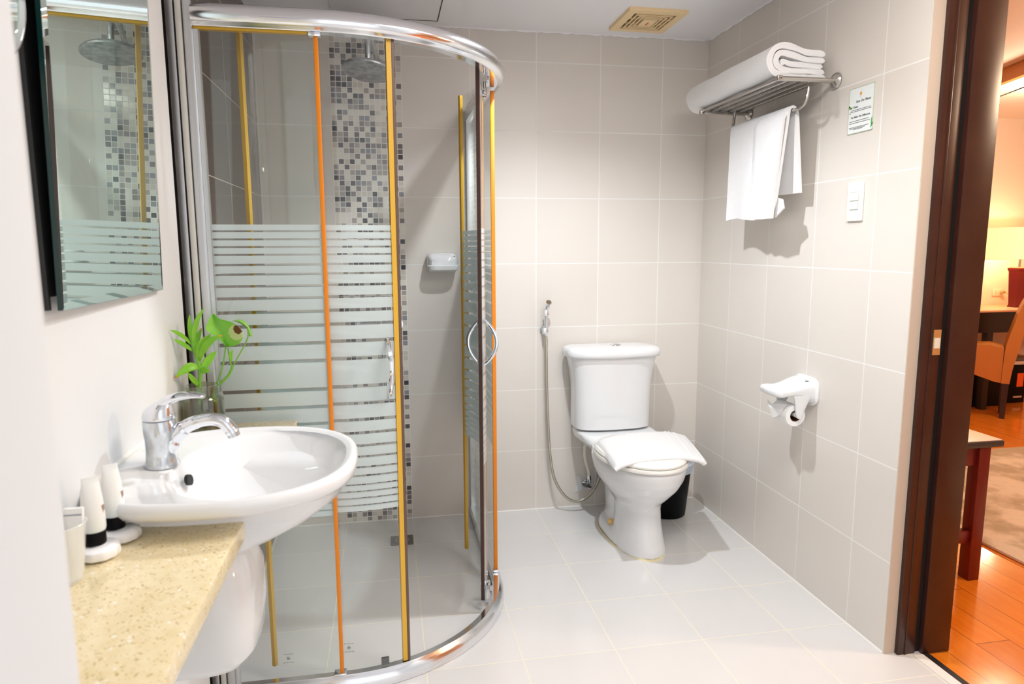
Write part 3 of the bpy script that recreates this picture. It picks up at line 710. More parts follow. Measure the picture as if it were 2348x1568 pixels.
# angle valve and supply hose
t2 = thing('angle_valve', 'chrome angle valve with short white supply hose low beside the toilet', 'valve', (-.565, 0, .12))
b = new(); tube(b, [(-.565, -.001, .115), (-.565, -.055, .115)], .010, 12); lathe(b, [(.022, -.0005), (.022, -.004), (.010, -.008)], (-.565, 0, .115), 'Y', 18); tube(b, [(-.565, -.045, .105), (-.567, -.047, .16)], .009, 12); part('valve_body', b, 'chrome_worn', t2)
b = new(); tube(b, [(-.565, -.05, .115), (-.598, -.072, .135)], [.012, .016], 10, flat=.55); part('valve_knob', b, 'valve_dark', t2)
b = new(); tube(b, spline([(-.567, -.047, .155), (-.575, -.055, .20), (-.595, -.07, .26), (-.602, -.08, .32), (-.590, -.09, .38), (-.585, -.09, .42)], 6), .0075, 10); part('supply_hose', b, 'hose_white', t2, label='off white supply hose')
b = new(); tube(b, [(-.567, -.047, .150), (-.570, -.049, .172)], .0095, 8); part('hose_nut', b, 'chrome', t2)
b = new(); prism(b, [(-.625, .075), (-.585, .085), (-.60, .15), (-.615, .16), (-.618, .12)], -.004, -.001, 'Y'); part('clear_tape', b, 'tape_clear', t2)
t2 = thing('wall_outlet_pipe', 'dark pipe fitting on the wall half hidden behind the toilet', 'pipe', (-.48, 0, .17))
b = new(); tube(b, [(-.495, -.001, .155), (-.495, -.045, .155)], .016, 12); tube(b, [(-.505, -.045, .150), (-.47, -.045, .150)], .013, 12); tube(b, [(-.49, -.045, .15), (-.49, -.045, .20)], .010, 10); part('fitting', b, 'valve_dark', t2)

# ================================================================== RIGHT WALL
t2 = thing('towel_rack', 'brushed steel towel rack with slatted shelf on the right tiled wall', 'towel rack', (0, -.68, 1.825))
b = new()
for y, z in ((-.964, 1.824), (-.400, 1.820)):
    b = new(); lathe(b, [(.026, -.0005), (.027, -.004), (.024, -.010), (.014, -.016), (.009, -.02)], (0, y, z), 'X', 28); part('wall_flange', b, 'steel_rack', t2)
    b = new(); tube(b, [(-.012, y, z), (-.06, y, z), (-.215, y, z)], .0085, 14); box(b, -.222, -.205, y - .010, y + .010, z - .009, z + .009, bev=.003); part('side_arm', b, 'steel_rack', t2)
for x in (-.207, -.168, -.130, -.092, -.055):
    b = new(); box(b, x - .009, x + .009, -.958 if x > -.2 else -.974, -.405 if x > -.2 else -.388, 1.820, 1.828, bev=.0025); part('slat', b, 'steel_rack', t2)
b = new(); tube(b, spline([(-.085, -.935, 1.822), (-.087, -.937, 1.79), (-.092, -.933, 1.760), (-.097, -.912, 1.744), (-.098, -.88, 1.742), (-.098, -.66, 1.742), (-.098, -.48, 1.742), (-.097, -.452, 1.745), (-.092, -.437, 1.758), (-.087, -.433, 1.79), (-.085, -.435, 1.820)], 6), .0065, 12); part('towel_bar', b, 'steel_rack', t2)
# rolled / folded towel on shelf: cross-section in X-Z swept along Y
t2 = thing('folded_bath_towel', 'thick white bath towel folded in layers on top of the steel rack', 'towel', (-.13, -.63, 1.829))
ZB = 1.8292
def fold_layer(path, hw, y0, y1, name='layer'):
    """path in (x,z); thickness hw; swept along Y with softened ends"""
    b = new(); P = spline([(x, 0, z) for x, z in path], 6); rg = []
    L = []; R_ = []
    for i, p in enumerate(P):
        d = (P[min(i + 1, len(P) - 1)] - P[max(i - 1, 0)]).normalized(); n = Vector((-d.z, 0, d.x)); k = 1.0
        if i == 0 or i == len(P) - 1: k = .85
        L.append(p + n * hw * k); R_.append(p - n * hw * k)
    cap1 = P[-1] + (P[-1] - P[-2]).normalized() * hw * .8; cap0 = P[0] + (P[0] - P[1]).normalized() * hw * .8
    outline = [cap0] + L + [cap1] + R_[::-1]
    cx = sum(p.x for p in outline) / len(outline); cz = sum(p.z for p in outline) / len(outline)
    N = 12
    for j in range(N + 1):
        y = y0 + (y1 - y0) * j / N
        rg.append([Vector((p.x + .002 * math.sin(y * 30 + p.z * 60), y + .004 * math.sin(p.x * 70 + p.z * 50), max(p.z + .0015 * math.sin(y * 23 + p.x * 40), ZB))) for p in outline])
    # rounded end rings
    loft(b, rg); return b
lay = [([(-.030, ZB + .010), (-.12, ZB + .010), (-.175, ZB + .011), (-.215, ZB + .022), (-.232, ZB + .052), (-.222, ZB + .088), (-.19, ZB + .108), (-.15, ZB + .104), (-.09, ZB + .090), (-.035, ZB + .084)], .0098),
       ([(-.034, ZB + .064), (-.10, ZB + .069), (-.15, ZB + .082), (-.185, ZB + .086), (-.205, ZB + .070), (-.206, ZB + .046), (-.185, ZB + .033), (-.15, ZB + .031), (-.09, ZB + .031), (-.034, ZB + .028)], .0095),
       ([(-.038, ZB + .047), (-.10, ZB + .050), (-.15, ZB + .055), (-.175, ZB + .060), (-.184, ZB + .052)], .0088)]
for i, (pth, hw) in enumerate(lay):
    part('layer', fold_layer(pth, hw, -.935 + .004 * i, -.312 - .006 * i), 'terry', t2, ang=70)
# closing bulge at far end of the roll
b = new(); rg = []
for k, s_ in ((0, 1.0), (.012, .93), (.022, .78), (.030, .5), (.033, .1)):
    rg.append([(-.128 + (math.cos(a_) * .106) * s_, -.318 + k, ZB + .060 + spow(math.sin(a_), .8) * .058 * s_) for a_ in [2 * PI * q / 36 for q in range(36)]])
loft(b, rg, False, True); part('layer', b, 'terry', t2)
# hanging hand towel
t2 = thing('hand_towel', 'white hand towel hanging over the bar beneath the steel rack', 'towel', (-.1, -.66, 1.742))
def hang(ys, sideprof, wav, name, th=.005, botf=None):
    b = new(); NY = 30; tp = [[None] * len(sideprof) for _ in range(NY + 1)]; bt = [[None] * len(sideprof) for _ in range(NY + 1)]
    for i in range(NY + 1):
        u = i / NY
        for j, (x, z, nx, nz, yl, yr) in enumerate(sideprof):
            y = yl + (yr - yl) * u; w_ = wav(u, z)
            zz = z
            if botf: zz = botf(u, z)
            tp[i][j] = b.verts.new((x + w_ + nx * th, y, zz + nz * th)); bt[i][j] = b.verts.new((x + w_ - nx * th, y, zz - nz * th))
    m_ = len(sideprof)
    for i in range(NY):
        for j in range(m_ - 1):
            b.faces.new((tp[i][j], tp[i + 1][j], tp[i + 1][j + 1], tp[i][j + 1])); b.faces.new((bt[i][j], bt[i][j + 1], bt[i + 1][j + 1], bt[i + 1][j]))
        b.faces.new((tp[i][0], bt[i][0], bt[i + 1][0], tp[i + 1][0])); b.faces.new((tp[i + 1][m_ - 1], bt[i + 1][m_ - 1], bt[i][m_ - 1], tp[i][m_ - 1]))
    for j in range(m_ - 1):
        b.faces.new((tp[0][j + 1], bt[0][j + 1], bt[0][j], tp[0][j])); b.faces.new((tp[NY][j], bt[NY][j], bt[NY][j + 1], tp[NY][j + 1]))
    return b
# front fall, over the bar, back fall
sp2 = []
for k in range(13):
    z = 1.378 + (1.730 - 1.378) * k / 12; q = (z - 1.378) / .352
    sp2.append((-.112 - .006 * (1 - q), z, -1, 0, -.468 + .002 * q, -.815 - .055 * q))
for a_ in (20, 55, 90, 125, 160):
    r_ = .0135; sp2.append((-.098 - r_ * math.cos(math.radians(a_)), 1.742 + r_ * math.sin(math.radians(a_)), -math.cos(math.radians(a_)), math.sin(math.radians(a_)), -.466, -.872))
for k in range(10):
    z = 1.730 - (1.730 - 1.462) * k / 9; q = (1.730 - z) / .268
    sp2.append((-.084 + .030 * q, z, 1, 0, -.466, -.880 + .004 * q))
def wavf(u, z):
    q = max(0, min(1, (1.74 - z) / .36)); return -.010 * q * math.exp(-((u - .62) / .30) ** 2) + .006 * q * math.sin(u * 9) + .012 * q * math.exp(-((u - .55) / .035) ** 2)
def botf(u, z): return z + (max(0, (1.44 - z) / .06) * (.006 * math.sin(u * 7) + (.03 * max(0, u - .85) / .15)) if z < 1.44 else 0)
part('cloth', hang(None, sp2, wavf, 'x', botf=botf), 'terry', t2, ang=80)
# second front fold lying on the first
sp3 = [(-.128 - .004 * (1 - k / 12), 1.374 + .352 * k / 12 * .97, -1, 0, -.660, -.822 - .045 * k / 12) for k in range(13)]
sp3.append((-.118, 1.738, -.7, .7, -.665, -.868))
part('front_fold', hang(None, sp3, lambda u, z: .010 * max(0, 1 - u * 6) + .005 * math.sin(u * 8) * max(0, (1.74 - z) / .36), 'x', th=.0045), 'terry', t2, ang=80)
b = new(); vs = [b.verts.new(p) for p in ((-.125, -.815, 1.41), (-.112, -.815, 1.372), (-.104, -.862, 1.405), (-.106, -.835, 1.43), (-.120, -.815, 1.375))]
prism(b, [(-.810, 1.378), (-.862, 1.408), (-.85, 1.44), (-.812, 1.45)], -.110, -.104, 'X'); bmesh.ops.delete(b, geom=vs, context='VERTS'); part('loose_corner', b, 'terry', t2)

# toilet roll holder
t2 = thing('toilet_roll_holder', 'white ceramic toilet roll holder with cover on the right wall', 'toilet roll holder', (0, -.9, .75))
yc = -.897
def tph(x, hy, z0_, z1_, dy=0, e=.6, n=40):
    return [(x, yc + dy + hy * spow(math.cos(2 * PI * k / n), e), (z0_ + z1_) / 2 + (z1_ - z0_) / 2 * spow(math.sin(2 * PI * k / n), e)) for k in range(n)]
b = new(); loft(b, [tph(-.0005, .076, .700, .806, e=.62), tph(-.006, .077, .699, .807, e=.62), tph(-.012, .072, .704, .803, e=.62)]); part('back_plate', b, 'porcelain', t2)
b = new()
loft(b, [tph(-.010, .070, .706, .802), tph(-.035, .068, .722, .798, e=.65), tph(-.06, .066, .733, .787, e=.65), tph(-.085, .066, .738, .775, e=.6), tph(-.11, .068, .739, .770, e=.55), tph(-.135, .070, .736, .771, e=.5), tph(-.150, .066, .739, .768, e=.5), tph(-.158, .050, .745, .762, e=.5)])
part('cover', b, 'porcelain', t2, ang=60)
for s in (-1, 1):
    b = new(); yy_ = yc + s * .060
    rg = []
    for z, hx, cx in ((.745, .036, -.056), (.725, .028, -.058), (.70, .020, -.062), (.680, .015, -.065), (.668, .012, -.066), (.662, .007, -.066)):
        rg.append([(cx + hx * math.cos(2 * PI * k / 24), yy_ + .008 * spow(math.sin(2 * PI * k / 24), .6), z) for k in range(24)])
    loft(b, rg); part('side_bracket', b, 'porcelain', t2)
b = new(); tube(b, [(-.069, yc - .054, .672), (-.069, yc + .054, .672)], .010, 14); part('spindle', b, 'plastic_white', t2)
part('logo_mark', B(-.040, -.028, yc - .052, yc - .044, .7945, .7955), 'stamp_grey', t2, smooth=False)
t2 = thing('toilet_paper_roll', 'nearly finished white toilet paper roll in the ceramic holder', 'toilet roll', (-.07, -.9, .67))
b = new(); lathe(b, [(.021, -.050), (.038, -.050), (.0385, -.047), (.0385, .047), (.038, .050), (.021, .050), (.021, -.050)], (-.073, yc, .668), 'Y', 40, caps=False); part('paper', b, 'paper_white', t2)
b = new(); lathe(b, [(.019, -.0495), (.0208, -.0495), (.0208, .0495), (.019, .0495), (.019, -.0495)], (-.073, yc, .668), 'Y', 32, caps=False); part('core', b, 'paper_core', t2, label='brown cardboard core')
b = new(); 
S = [[(-.095, -.93, .708), (-.112, -.905, .706), (-.126, -.88, .700), (-.128, -.852, .712)], [(-.108, -.925, .690), (-.124, -.90, .686), (-.134, -.875, .688), (-.130, -.855, .700)], [(-.110, -.915, .672), (-.118, -.897, .655), (-.122, -.88, .648), (-.118, -.868, .66)]]
loft(b, [[Vector(p) for p in r_] for r_ in S], False, False, closed=False); part('loose_sheet', b, 'paper_white', t2)
o_ = COL.objects[-1] if False else None

# notice
t2 = thing('notice_card', 'laminated card headed Save Our Planet on the right tiled wall', 'notice', (0, -1.096, 1.707))
part('card', B(-.0022, -.0004, -1.155, -1.039, 1.637, 1.777), 'sign_paper', t2, smooth=False)
b = new()
for q in ((-1.1555, -1.1535), (-1.0405, -1.0385)): box(b, -.0026, -.0003, q[0], q[1], 1.6365, 1.7775)
box(b, -.0026, -.0003, -1.1555, -1.0385, 1.6355, 1.6375); box(b, -.0026, -.0003, -1.1555, -1.0385, 1.7765, 1.7785); part('border', b, 'sign_tape', t2, smooth=False)
def leafshape(b, y, z, L, W, ang, x=-.0026):
    ring = []
    for k in range(14):
        u = k / 7 if k < 7 else (14 - k) / 7; s = 1 if k < 7 else -1; ww = W * math.sin(PI * min(1, u)) ** .8 * s
        dy = L * u * math.cos(ang) - ww * math.sin(ang); dz = L * u * math.sin(ang) + ww * math.cos(ang); ring.append((y + dy, z + dz))
    ring = [p for i, p in enumerate(ring) if i == 0 or (abs(p[0] - ring[i - 1][0]) + abs(p[1] - ring[i - 1][1])) > 1e-5]
    prism(b, ring, x, x + .0002, 'X')
b = new(); leafshape(b, -1.040, 1.724, .017, .0038, math.radians(215)); leafshape(b, -1.040, 1.728, .010, .003, math.radians(250)); part('leaf_print', b, 'sign_green', t2, smooth=False)
b = new(); leafshape(b, -1.150, 1.650, .026, .003, math.radians(93)); leafshape(b, -1.147, 1.642, .020, .003, math.radians(120)); part('leaf_print', b, 'sign_dark_green', t2, smooth=False)
b = new(); lathe(b, [(.0001, 0), (.0055, 0), (.0055, .0002), (.0001, .0002)], (-.0026, -1.0935, 1.7565), 'X', 16, caps=False); part('emblem', b, 'sign_orange', t2, smooth=False)
b = new(); box(b, -.0027, -.0024, -1.0939, -1.0931, 1.7615, 1.771); box(b, -.0027, -.0024, -1.099, -1.088, 1.7475, 1.7485); part('emblem_detail', b, 'sign_grey', t2, smooth=False)
def text(s, y, z, size, name='lettering', mt='sign_ink', shear=.25, parent=None):
    c = bpy.data.curves.new(name, 'FONT'); c.body = s; c.size = size; c.align_x = 'CENTER'; c.shear = shear; c.extrude = .0001; c.offset = size * .012
    o = bpy.data.objects.new(name, c); COL.objects.link(o); c.materials.append(M(mt)); 
    o.location = (-.0026, y, z); o.rotation_euler = (PI / 2, 0, -PI / 2)
    me = bpy.data.meshes.new_from_object(o); me.transform(Matrix.Translation(o.location) @ o.rotation_euler.to_matrix().to_4x4())
    bpy.data.objects.remove(o); q = bpy.data.objects.new(name, me); COL.objects.link(q); q.parent = parent; q.matrix_parent_inverse = Matrix.Translation(-Vector(parent.location)); return q
text('Save Our Planet', -1.1065, 1.731, .0105, parent=t2); text('Dear Guest', -1.060, 1.7155, .0095, parent=t2); text('You Make The Difference', -1.0955, 1.684, .0088, parent=t2)
b = new(); random.seed(11)
for z, ya, yb_ in ((1.709, -1.052, -1.144), (1.7045, -1.046, -1.146), (1.700, -1.044, -1.052), (1.6745, -1.047, -1.140), (1.6685, -1.045, -1.143), (1.655, -1.045, -1.138), (1.6515, -1.050, -1.122), (1.6485, -1.066, -1.112)):
    y = ya
    while y > yb_ + .003:
        l = random.uniform(.003, .009); e_ = max(y - l, yb_); box(b, -.0026, -.0024, e_, y, z - .0008, z + .0008); y = e_ - .0012
part('small_print', b, 'sign_ink', t2, smooth=False)['kind'] = 'stuff'
# switch
t2 = thing('light_switch', 'white double light switch plate on the right wall below the notice', 'light switch', (0, -1.102, 1.417))
part('plate', B(-.008, -.0004, -1.138, -1.066, 1.355, 1.480, bev=.002), 'switch_white', t2)
for z in (1.392, 1.420):
    part('rocker', B(-.0105, -.0075, -1.120, -1.084, z, z + .0255, bev=.001), 'switch_white', t2)
b = new(); box(b, -.0085, -.0078, -1.122, -1.082, 1.4180, 1.4195); box(b, -.0085, -.0078, -1.122, -1.082, 1.3895, 1.3910); box(b, -.0085, -.0078, -1.122, -1.082, 1.4465, 1.4478); box(b, -.0085, -.0078, -1.1225, -1.1210, 1.39, 1.447); part('joint_line', b, 'switch_line', t2, smooth=False)

# ================================================================== BASIN AREA
t2 = thing('wash_basin', 'white oval ceramic wash basin with wall hung half pedestal', 'basin', (-1.8, -1.785, .8))
BY = -1.785; XW = -2.0085
def rim(z, s, sy=None, n=72, cx=-1.810, a=.238, bb=.244, e=2.35, cl=True):
    out = []; sy = sy or s
    for k in range(n):
        t = 2 * PI * k / n; x = cx + a * s * spow(math.cos(t), 2 / e); y = BY + bb * sy * spow(math.sin(t), 2 / e) * (.95 if math.sin(t) > 0 else 1)
        if cl: x = max(x, XW)
        out.append((x, y, z))
    return out
def basin(z, sx, sy=None, cx=-1.752, n=72):
    sy = sy or sx; out = []
    for k in range(n):
        t = 2 * PI * k / n; x = cx + .155 * sx * spow(math.cos(t), .92); y = BY + .195 * sy * spow(math.sin(t), .92)
        if x < -1.905: x = -1.905 + (x + 1.905) * .4
        out.append((x, y, z))
    return out
b = new()
rings = [rim(.700, .34, .26, cx=-1.885), rim(.712, .45, .34, cx=-1.88), rim(.735, .60, .42, cx=-1.862), rim(.765, .76, .49, cx=-1.842), rim(.800, .885, .54, cx=-1.824), rim(.820, .93, .57, cx=-1.818), rim(.835, .958, .68, cx=-1.813), rim(.845, .975, .86), rim(.852, .988, .955), rim(.862, .997, .990), rim(.872, 1.0), rim(.880, .985), rim(.8825, .962),
         rim(.8805, .935), rim(.876, .905), basin(.8725, 1.05), basin(.866, 1.0), basin(.850, .965, .93), basin(.832, .92, .82), basin(.812, .86, .70), basin(.790, .77, .60), basin(.768, .62, .50), basin(.754, .42, .36), basin(.747, .18), basin(.745, .05)]
loft(b, rings); bowl = part('bowl', b, 'porcelain', t2, ang=75)
b = new(); rg = []
for a_ in range(1): pass
b = new(); lathe(b, [(.0005, .0012), (.024, .001), (.026, 0)], (-1.752, BY, .7465), n=24); part('drain', b, 'chrome', t2)
b = new()
ov = []
for k in range(24):
    a_ = 2 * PI * k / 24; ov.append((BY + .016 * math.cos(a_), .843 + .0095 * math.sin(a_)))
def ovx(z): return -1.892 + (.866 - z) * .30
rg = [[(ovx(z) + o_, y, z) for y, z in ov] for o_ in (-.004, .0022)]
loft(b, rg); part('overflow_hole', b, 'flat_black', t2)
b = new(); rg = []
def semi(z, hx, hy, n=36, e=.55): return [(max(XW + hx + hx * spow(math.cos(2 * PI * k / n), e), XW), BY + hy * spow(math.sin(2 * PI * k / n), e), z) for k in range(n)]
loft(b, [semi(.503, .085, .070), semi(.495, .100, .088), semi(.498, .110, .100), semi(.520, .118, .112), semi(.58, .121, .120), (semi(.65, .120, .125)), semi(.70, .112, .105), semi(.735, .09, .09)]); part('half_pedestal', b, 'porcelain', t2, ang=60)
b = new(); ly = [BY - .150 + .300 * k / 20 for k in range(21)]
loft(b, [[(-2.0098, y, .866), (-2.0035, y, .8825), (-2.0098, y, .8865)] for y in ly]); part('wall_sealant', b, 'caulk', t2)

# faucet
FX, FY = -1.930, BY; ZF = .8745
t2 = thing('basin_faucet', 'chrome single lever basin faucet standing on the white basin', 'faucet', (FX, FY, ZF))
b = new(); rg = []
for z, r_, dx in ((0, .030, 0), (.004, .0305, 0), (.012, .0275, 0), (.03, .0262, 0), (.05, .0275, .001), (.065, .029, .001), (.080, .0285, 0), (.088, .0275, -.001)):
    rg.append([(FX + dx + r_ * math.cos(2 * PI * k / 36), FY + r_ * math.sin(2 * PI * k / 36), ZF + z) for k in range(36)])
loft(b, rg); part('body', b, 'chrome_worn', t2)
b = new(); tube(b, spline([(FX + .004, FY, ZF + .020), (FX + .020, FY, ZF + .048), (FX + .040, FY, ZF + .068), (FX + .064, FY, ZF + .080), (FX + .092, FY, ZF + .084), (FX + .112, FY, ZF + .078), (FX + .124, FY, ZF + .063), (FX + .128, FY, ZF + .056)], 6),
              [.020] * 7 + [.0165] * 6 + [.0135] * 6 + [.0125] * 12 + [.013] * 6 + [.0135] * 6, 20, flat=.95); part('spout', b, 'chrome', t2)
b = new(); tube(b, [(FX + .1275, FY, ZF + .0575), (FX + .1300, FY, ZF + .049)], .0115, 18); part('aerator', b, 'chrome_worn', t2)
b = new(); rg = []
for z, r_, dx, dz in ((.090, .0275, 0, 0), (.094, .0290, 0, .0), (.104, .0270, 0, .10), (.114, .0225, .003, .22), (.122, .015, .008, .3), (.127, .005, .012, .3)):
    rg.append([(FX + dx + r_ * math.cos(2 * PI * k / 30), FY + r_ * math.sin(2 * PI * k / 30), ZF + z + dz * r_ * .5 * math.cos(2 * PI * k / 30)) for k in range(30)])
loft(b, rg)
pts = spline([(FX - .006, FY, ZF + .106), (FX + .012, FY, ZF + .120), (FX + .036, FY, ZF + .130), (FX + .062, FY, ZF + .132), (FX + .082, FY, ZF + .129)], 6)
rg = []
for i, p in enumerate(pts):
    u = i / (len(pts) - 1); wd = .020 * (1 - u) + .012 * u if u < .97 else .008; hh = .013 * (1 - u) + .0038 * u
    rg.append([p + Vector((0, wd * math.cos(2 * PI * k / 16), hh * math.sin(2 * PI * k / 16))) for k in range(16)])
loft(b, rg); part('lever', b, 'chrome', t2)

# counters, cut around the basin
def cpoly(side):
    """outline of the counter, inner end follows the basin skirt"""
    pts = []
    for k in range(13):
        x = -2.007 + (.252) * k / 12
        v = max(0.0, 1 - (min(1, abs(x + 1.818) / .228)) ** 2.35) ** (1 / 2.35)
        yy = .160 * v + .010
        pts.append((x, BY + side * max(yy, .118)))
    return pts
far = cpoly(1); b = new(); prism(b, far + [(-1.755, -1.264), (-2.007, -1.264)], .788, .82, bev=.0025)
tag(finish('counter_shelf', b, 'quartz'), 'beige quartz shelf between basin and shower glass, holding the plant jar', 'counter', 'beige quartz counters beside the basin')
near = cpoly(-1); b = new(); prism(b, near[::-1] + [(-2.007, -2.5485), (-1.755, -2.5485)], .788, .82, bev=.0025)
tag(finish('counter_shelf', b, 'quartz'), 'beige quartz counter in the foreground with tubes and wrapped soaps', 'counter', 'beige quartz counters beside the basin')

# jar with plants
JX, JY = -1.958, -1.372
t2 = thing('glass_jar', 'clear glass jar of water with plant roots on the beige shelf', 'jar', (JX, JY, .82))
b = new(); lathe(b, [(.001, .001), (.044, .001), (.048, .006), (.048, .090), (.046, .098), (.038, .104), (.038, .122), (.040, .124), (.0395, .127), (.036, .127), (.035, .104), (.044, .094), (.0455, .088), (.0455, .008), (.001, .006)], (JX, JY, .82), n=40, caps=False); part('glass', b, 'jar_glass', t2)
b = new(); lathe(b, [(.001, .0065), (.0452, .0085), (.0452, .080), (.001, .0802)], (JX, JY, .82), n=36, caps=False); part('water', b, 'water', t2)
random.seed(21)
def leaf(parent, a, mid, tip, wd, mt='leaf_green', name='leaf', tipm='leaf_green'):
    a, mid, tip = Vector(a), Vector(mid), Vector(tip); N = 12; b = new(); rows = []
    ax = (tip - a).normalized(); view = Vector((.2, -1, .15)); side = ax.cross(view).normalized()
    for i in range(N + 1):
        u = i / N; p = a * (1 - u) ** 2 + mid * 2 * u * (1 - u) * 1.0 + tip * u * u
        p = p if True else p
        ww = wd / 2 * (math.sin(PI * min(1, u * .93 + .05)) ** .8) * (1 - .25 * u); nn = side.cross(ax).normalized()
        if i == N: ww = .0003
        rows.append([p + side * ww + nn * ww * .25, p + side * ww * .5 + nn * ww * .08, p, p - side * ww * .5 + nn * ww * .08, p - side * ww + nn * ww * .25])
    vr = [[b.verts.new(q) for q in r_] for r_ in rows]
    for i in range(N):
        for j in range(4):
            f = b.faces.new((vr[i][j], vr[i + 1][j], vr[i + 1][j + 1], vr[i][j + 1])); f.material_index = 1 if i >= N - 1 else 0
    o = part(name, b, None, parent, ang=80, mats=[mt, tipm]); s_ = o.modifiers.new('thick', 'SOLIDIFY'); s_.thickness = .0006
    return o
BS = [(-1.964, -1.385, 0.832), (-1.964, -1.385, 0.881), (-1.962, -1.385, 0.941), (-1.959, -1.385, 0.969), (-1.959, -1.385, 0.991), (-1.965, -1.385, 1.025), (-1.971, -1.385, 1.053)]
t2 = thing('lucky_bamboo', 'leafy green bamboo cutting standing in the glass jar on the left', 'plant', BS[0])
b = new(); tube(b, spline(BS, 5), .0042, 10); part('stem', b, 'stem_green', t2)
BL = [((-1.971, -1.385, 1.031), (-1.992, -1.397, 1.058), (-2.005, -1.41, 1.064), 0.012), ((-1.974, -1.385, 1.048), (-1.991, -1.403, 1.082), (-2.006, -1.43, 1.089), 0.011), ((-1.97, -1.385, 1.048), (-1.98, -1.373, 1.085), (-1.978, -1.365, 1.118), 0.012), ((-1.969, -1.385, 1.045), (-1.966, -1.391, 1.1), (-1.936, -1.395, 1.136), 0.014), ((-1.967, -1.385, 1.035), (-1.962, -1.373, 1.062), (-1.953, -1.365, 1.085), 0.013),
      ((-1.96, -1.385, 1.008), (-1.954, -1.397, 1.054), (-1.922, -1.405, 1.074), 0.021), ((-1.957, -1.385, 1.008), (-1.938, -1.406, 1.064), (-1.894, -1.42, 1.072), 0.020), ((-1.958, -1.385, 0.991), (-1.975, -1.406, 1.008), (-2.006, -1.42, 0.973), 0.024), ((-1.956, -1.385, 0.982), (-1.944, -1.373, 1.006), (-1.922, -1.365, 1.027), 0.022), ((-1.958, -1.385, 0.983), (-1.945, -1.397, 0.987), (-1.930, -1.405, 0.986), 0.018), ((-1.961, -1.385, 0.945), (-1.975, -1.397, 0.967), (-1.980, -1.405, 0.984), 0.014)]
for i, (a_, m_, c_, w_) in enumerate(BL): leaf(t2, a_, m_, c_, w_, tipm='leaf_tip' if i in (4, 6, 7) else 'leaf_green')
b = new()
for k in range(7):
    a_ = k * .9; tube(b, spline([(-1.962, -1.385, .846), (-1.962 + .016 * math.cos(a_), -1.38 + .014 * math.sin(a_), .842), (-1.96 + .034 * math.cos(a_ + .5), -1.374 + .03 * math.sin(a_ + .5), .832)], 4), .0011, 6)
part('root', b, 'root_brown', t2)
t2 = thing('pothos_vine', 'pothos cutting in the jar with broad brown-spotted heart leaf', 'plant', (-1.925, -1.365, .83))
VN = [(-1.917, -1.372, .832), (-1.925, -1.368, .87), (-1.936, -1.365, .915), (-1.927, -1.365, 0.935), (-1.918, -1.365, 0.946), (-1.898, -1.365, 0.966), (-1.888, -1.365, 0.985)]
b = new(); tube(b, spline(VN, 5), [.0052] * 11 + [.0032] * 20, 10); part('stem', b, 'stem_green', t2)
for k, PT in enumerate(([(-1.932, -1.365, .93), (-1.925, -1.365, 0.948), (-1.911, -1.365, 0.985), (-1.900, -1.366, 1.037)], [(-1.888, -1.365, 0.985), (-1.872, -1.365, 1.013), (-1.856, -1.365, 1.04), (-1.846, -1.365, 1.064), (-1.848, -1.362, 1.085)], [(-1.889, -1.365, 0.982), (-1.892, -1.365, 1.0), (-1.895, -1.366, 1.034)])):
    b = new(); tube(b, spline(PT, 5), .0017, 8); part('petiole', b, 'stem_green', t2)
BIG = [(-1.898, -1.37, 1.038), (-1.915, -1.382, 1.062), (-1.937, -1.39, 1.083), (-1.932, -1.382, 1.104), (-1.923, -1.37, 1.119), (-1.909, -1.374, 1.108), (-1.882, -1.378, 1.1), (-1.869, -1.382, 1.092), (-1.856, -1.386, 1.078), (-1.854, -1.388, 1.064), (-1.864, -1.382, 1.047), (-1.882, -1.374, 1.039)]
MID = [(-1.901, -1.36, 1.036), (-1.909, -1.36, 1.068), (-1.917, -1.36, 1.093), (-1.9235, -1.362, 1.119)]
def broad(outline, mid, name, parent, mats, cls, sub=3):
    """fan patches from midrib to outline"""
    b = new(); md = spline(mid, 8); out = spline([Vector(p) for p in outline] + [Vector(outline[0])], 10)[:-1]
    rows = []
    for p in out:
        d0 = min(range(len(md)), key=lambda i: (md[i] - p).length + abs(i / (len(md) - 1) - (p.z - md[0].z) / (md[-1].z - md[0].z)) * .04)
        q = md[d0]; rows.append([q.lerp(p, k / sub) + Vector((0, .003 * math.sin(PI * k / sub), 0)) for k in range(sub + 1)])
    n = len(rows); V = [[b.verts.new(v) for v in r_] for r_ in rows]
    for i in range(n):
        j = (i + 1) % n
        for k in range(sub):
            try: f = b.faces.new((V[i][k], V[j][k], V[j][k + 1], V[i][k + 1])); f.material_index = cls(f.calc_center_median())
            except ValueError: pass
    bmesh.ops.remove_doubles(b, verts=b.verts[:], dist=.0004)
    o = part(name, b, None, parent, ang=90, mats=mats); s_ = o.modifiers.new('thick', 'SOLIDIFY'); s_.thickness = .0006; return o
def bigcls(c):
    if (Vector((c.x, 0, c.z)) - Vector((-1.8665, 0, 1.081))).length < .0115: return 2
    if (Vector((c.x, 0, c.z)) - Vector((-1.872, 0, 1.073))).length < .019 and c.x > -1.893: return 1
    return 0
broad(BIG, MID, 'leaf', t2, ['leaf_big', 'leaf_cream', 'leaf_brown'], bigcls, 16)
SML = [(-1.882, -1.36, 1.1), (-1.868, -1.36, 1.103), (-1.855, -1.36, 1.099), (-1.846, -1.36, 1.089), (-1.84, -1.36, 1.074), (-1.838, -1.36, 1.061), (-1.845, -1.36, 1.062), (-1.848, -1.356, 1.077), (-1.859, -1.354, 1.088), (-1.871, -1.356, 1.096)]
b = new(); n = len(SML) // 2
up_, lo_ = SML[0:6], [SML[0]] + SML[:5:-1]
